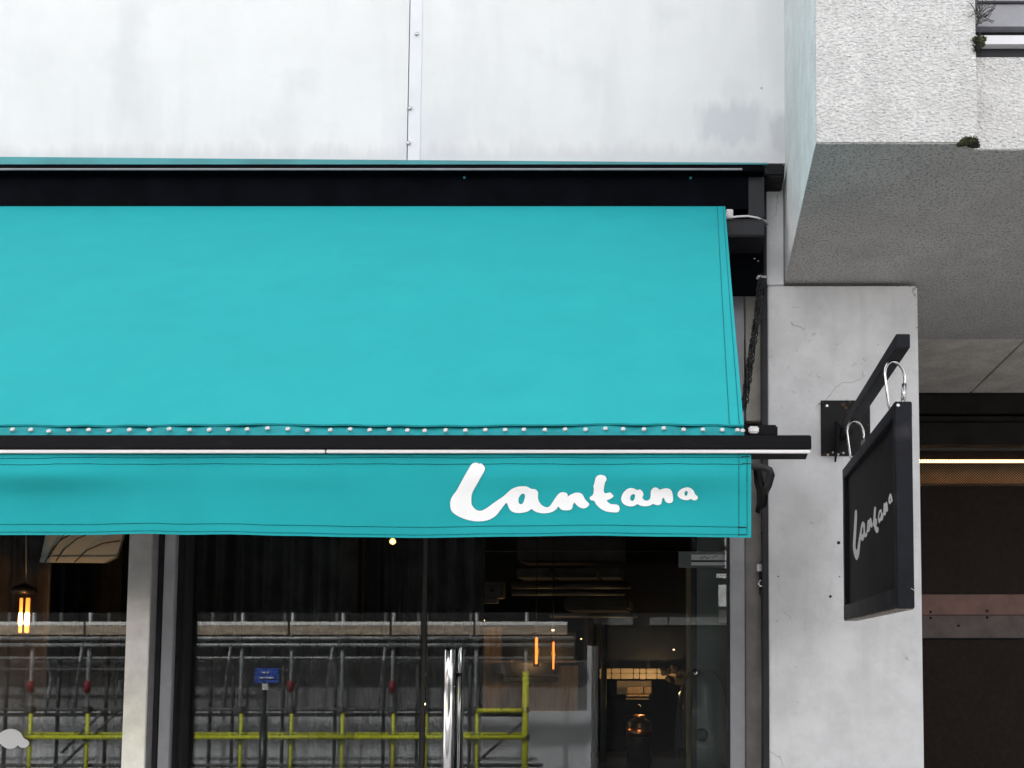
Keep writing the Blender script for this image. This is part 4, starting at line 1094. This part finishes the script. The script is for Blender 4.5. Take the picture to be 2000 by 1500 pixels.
curtain('curtain', -500, 110, 5.45, 'dark drape added behind the pendant lamp to catch its orange glow', 3)  # drape set close behind the lamp as a catcher for its glow
curtain('curtain', 105, 250, 6.4, 'dark drape behind the pale twig panel', 4)

# ================================================================== ACROSS THE STREET (mirrored in the glass)
YV = 15.0
def rbox(n, m, parent, px0, py0, px1, py1, Yv, depth, bev=0.0):
    a, b = RF(px0, (py0 + py1) / 2, Yv), RF(px1, (py0 + py1) / 2, Yv)
    t, u = RF(px0, py0, Yv), RF(px0, py1, Yv)
    return box(n, m, parent, a.x, b.x, a.y - depth, a.y, max(u.z, -0.02), t.z, bev)
yw = 2 * YG - 16.4            # front of the opposite building
ob = thing('opposite_building', 'grey rendered building across the street behind the scaffold', 'building', (-8, yw - 1.5, -0.02))
xr = RF(1146, 1400, 16.4).x
zm = RF(600, 1388, 16.4).z; zu = RF(600, 1290, 16.4).z
box('lower_wall', 'render_mid', ob, -20, xr, yw - 3, yw, -0.02, zm)
box('middle_wall', 'render_grey', ob, -20, xr, yw - 3, yw - 0.01, zm + 0.001, zu)
zq = RF(600, 1130, 16.4).z
box('added_dark_band', 'dark_void', ob, -20, xr, yw - 3, yw - 0.015, zu + 0.001, zq)  # added black band, stands in for the awning's dark reflection
box('upper_wall_face', 'render_pale', ob, -20, xr, yw - 3, yw - 0.02, zq + 0.001, 7.5)
box('cornice', 'render_pale', ob, -20.1, xr + 0.1, yw - 3, yw + 0.15, 7.501, 7.8)
for i in range(9):
    xw = -18.8 + i * 1.95
    wn = box('window', 'window_dark', ob, xw, xw + 1.1, yw - 0.06, yw - 0.012, 4.4, 6.2)
    box('sill', 'render_pale', wn, xw - 0.1, xw + 1.2, yw - 0.06, yw + 0.08, 4.3, 4.398)
box('end_pier', 'render_mid', ob, xr + 0.002, xr + 0.08, yw - 3, yw + 0.03, -0.02, RF(1140, 1262, 17).z)
nb = thing('neighbour_building', 'dark brick building across the street beyond the scaffold', 'building', (4, yw - 3, -0.02))
box('wall', 'machine_black', nb, xr + 0.085, 14, yw - 4, yw - 1.0, -0.02, 3.05)
box('bounce_storey', 'render_pale', nb, xr + 0.085, 14, yw - 4, yw - 0.99, 3.051, 6.5)  # unseen storey, made pale to bounce light onto pillar and alley
zl = RF(1250, 1222, 18.5).z
for (a, b) in [(1160, 1178), (1181, 1240), (1272, 1306), (1309, 1420)]:
    a_, b_ = RF(a, 1218, 17.9).x, RF(b, 1218, 17.9).x
    box('white_band', 'render_grey', nb, a_, b_, yw - 1.0, yw - 0.94, zl - 0.02, zl + 0.12)
for i in range(5):
    wn = box('window', 'window_dark', nb, xr + 1.2 + i * 2.2, xr + 2.4 + i * 2.2, yw - 1.0, yw - 0.97, 3.7, 5.4)

sc = thing('scaffold', 'tube scaffold with yellow padded rails along the grey building', 'scaffold', (-8, 2 * YG - YV, -0.02))
def stube(name, m, px0, py0, px1, py1, Yv, r, n=8):
    a, b = RF(px0, py0, Yv), RF(px1, py1, Yv)
    a.z = max(a.z, -0.02); b.z = max(b.z, -0.02)
    return MB().tube([a, b], r, n).build(name, m, sc)
front = [-135, -38, 60, 171, 270, 373, 470, 568, 667, 766, 830, 929, 1027]
for i, x in enumerate(front):
    xx = RF(x, 1350, YV).x
    y = 2 * YG - YV
    MB().tube([(xx, y, -0.02), (xx, y, RF(x, 1100, YV).z)], 0.030, 8).build('standard', 'scaffold_tube', sc)
    if i % 2 == 1 or x == 1027:
        pass
    lowtop = 1392 if x != 1027 else 1312
    z1_ = RF(x, lowtop, YV - .1).z
    MB().tube([(xx + 0.035 * (x != 1027), y + 0.03, -0.02), (xx + 0.035 * (x != 1027), y + 0.03, z1_)], 0.027 if x != 1027 else 0.05, 10).build('yellow_sleeve', 'scaffold_yellow', sc)
    if x in (60, 171, 373, 568, 766, 1027):
        zr = RF(x, 1341, YV).z
        MB().tube([(xx, y + 0.02, zr - 0.09), (xx, y + 0.02, zr + 0.09)], 0.05, 10).build('red_pad', 'scaffold_red', sc)
for x in [-90, 12, 114, 208, 310, 411, 455, 553, 655, 750, 815, 918]:
    p = RF(x, 1350, YV + 1.1)
    MB().tube([(p.x, p.y, -0.02), (p.x, p.y, RF(x, 1150, YV).z)], 0.030, 8).build('back_standard', 'scaffold_dark', sc)
XA = -200
for (py, m, Yv, r, xe) in [(1247, 'scaffold_tube', YV - .06, .028, 1120), (1260, 'scaffold_tube', YV - .06, .030, 1120), (1285, 'scaffold_tube', YV + 1.0, .026, 1120), (1308, 'scaffold_dark', YV + 1.0, .026, 480),
                      (1386, 'scaffold_dark', YV + .06, .028, 1020), (1396, 'scaffold_dark', YV + 1.0, .032, 1020), (1495, 'scaffold_dark', YV + .06, .03, 1060)]:
    stube('ledger', m, XA, py, xe, py, Yv, r)
for a, b in [(-200, 60), (60, 365), (365, 690), (692, 1028)]:
    stube('yellow_rail', 'scaffold_yellow', a, 1440, b - 1.5, 1440, YV - .12, 0.034)
    stube('yellow_rail', 'scaffold_yellow', a, 1433, b - 1.5, 1433, YV + 1.0, 0.022)
stube('yellow_rail', 'scaffold_yellow', 931, 1388, 1019, 1388, YV - .10, 0.036)
for (a, b, c, d) in [(1022, 1410, 918, 1500), (240, 1380, 115, 1500), (205, 1385, 120, 1470), (650, 1262, 630, 1395), (752, 1262, 738, 1395), (450, 1262, 432, 1395), (160, 1262, 140, 1395), (235, 1330, 218, 1395), (100, 1320, 88, 1395), (575, 1440, 560, 1500)]:
    stube('brace', 'scaffold_dark' if b > 1370 else 'scaffold_tube', a, b, c, d, YV + .5, 0.024)
ly = 2 * YG - YV
x0_ = RF(-200, 1228, YV).x
for i, (a, b) in enumerate([(-200, -40), (-38, 170), (172, 372), (374, 567), (569, 765), (767, 928), (930, 1110)]):
    xa_, xb_ = RF(a, 1228, YV).x, RF(b, 1228, YV).x
    zt_, zb_ = RF(a, 1216, YV).z, RF(a, 1240, YV).z
    box('toe_board', 'board_wood', sc, xa_ + .01, xb_ - .01, ly + 0.035 + .004 * (i % 2), ly + 0.075 + .004 * (i % 2), zb_, zt_, 0.004)
    box('sheet_edge', 'label_white', sc, xa_ + .01, xb_ - .01, ly + 0.080, ly + 0.086, zt_ - .045, zt_ + .012, 0.001)
    for k in range(1):
        box('deck_board', 'board_wood', sc, xa_ + .01, xb_ - .01, ly - 1.05 + k * .36, ly - .73 + k * .36, zb_ - .05, zb_ - .01, 0.004)
for i, x in enumerate(front):
    for py in (1247, 1260, 1386, 1440):
        p = RF(x, py, YV)
        if i == 0 and py == 1247:
            cp0 = MB().box(p.x - .055, p.x + .055, p.y - .05, p.y + .075, p.z - .05, p.z + .05, .012).build('coupler', 'scaffold_dark', sc)
            cz = cp0.location.copy(); c0 = p.copy()
        else:
            c_ = cp0.copy(); C.objects.link(c_); c_.parent = sc; c_.location = cz + (p - c0)
rs = thing('road_sign', 'small blue plate on dark post with round sign back', 'sign', RF(517, 1700, 12.4))
p = RF(517, 1335, 12.4)
MB().tube([(p.x, p.y, -0.02), (p.x, p.y, RF(517, 1400, 12.4).z), (p.x, p.y, RF(517, 1401, 12.4).z), (p.x, p.y, RF(517, 1330, 12.4).z)], [0.055, 0.045, 0.026, 0.026], 12).build('post', 'machine_black', rs)
MB().lathe(RF(522, 1309, 12.46), [(0.17, 0.0), (0.17, 0.012), (0.15, 0.016)], 28, 'Y').build('round_back', 'machine_black', rs)
bp = rbox('blue_plate', 'blue_sign', rs, 497, 1305, 544, 1334, 12.38, 0.01, 0.002)
for (a, b, y) in [(511, 518, 1314), (521, 526, 1314), (506, 517, 1324), (519, 534, 1324)]:
    p0, p1 = RF(a, y, 12.37), RF(b, y, 12.37)
    MB().tube([p0, p1], 0.010, 6).build('letter_line', 'label_white', bp)
rbox('clamp', 'label_white', rs, 512, 1335, 522, 1348, 12.36, 0.03, 0.002)
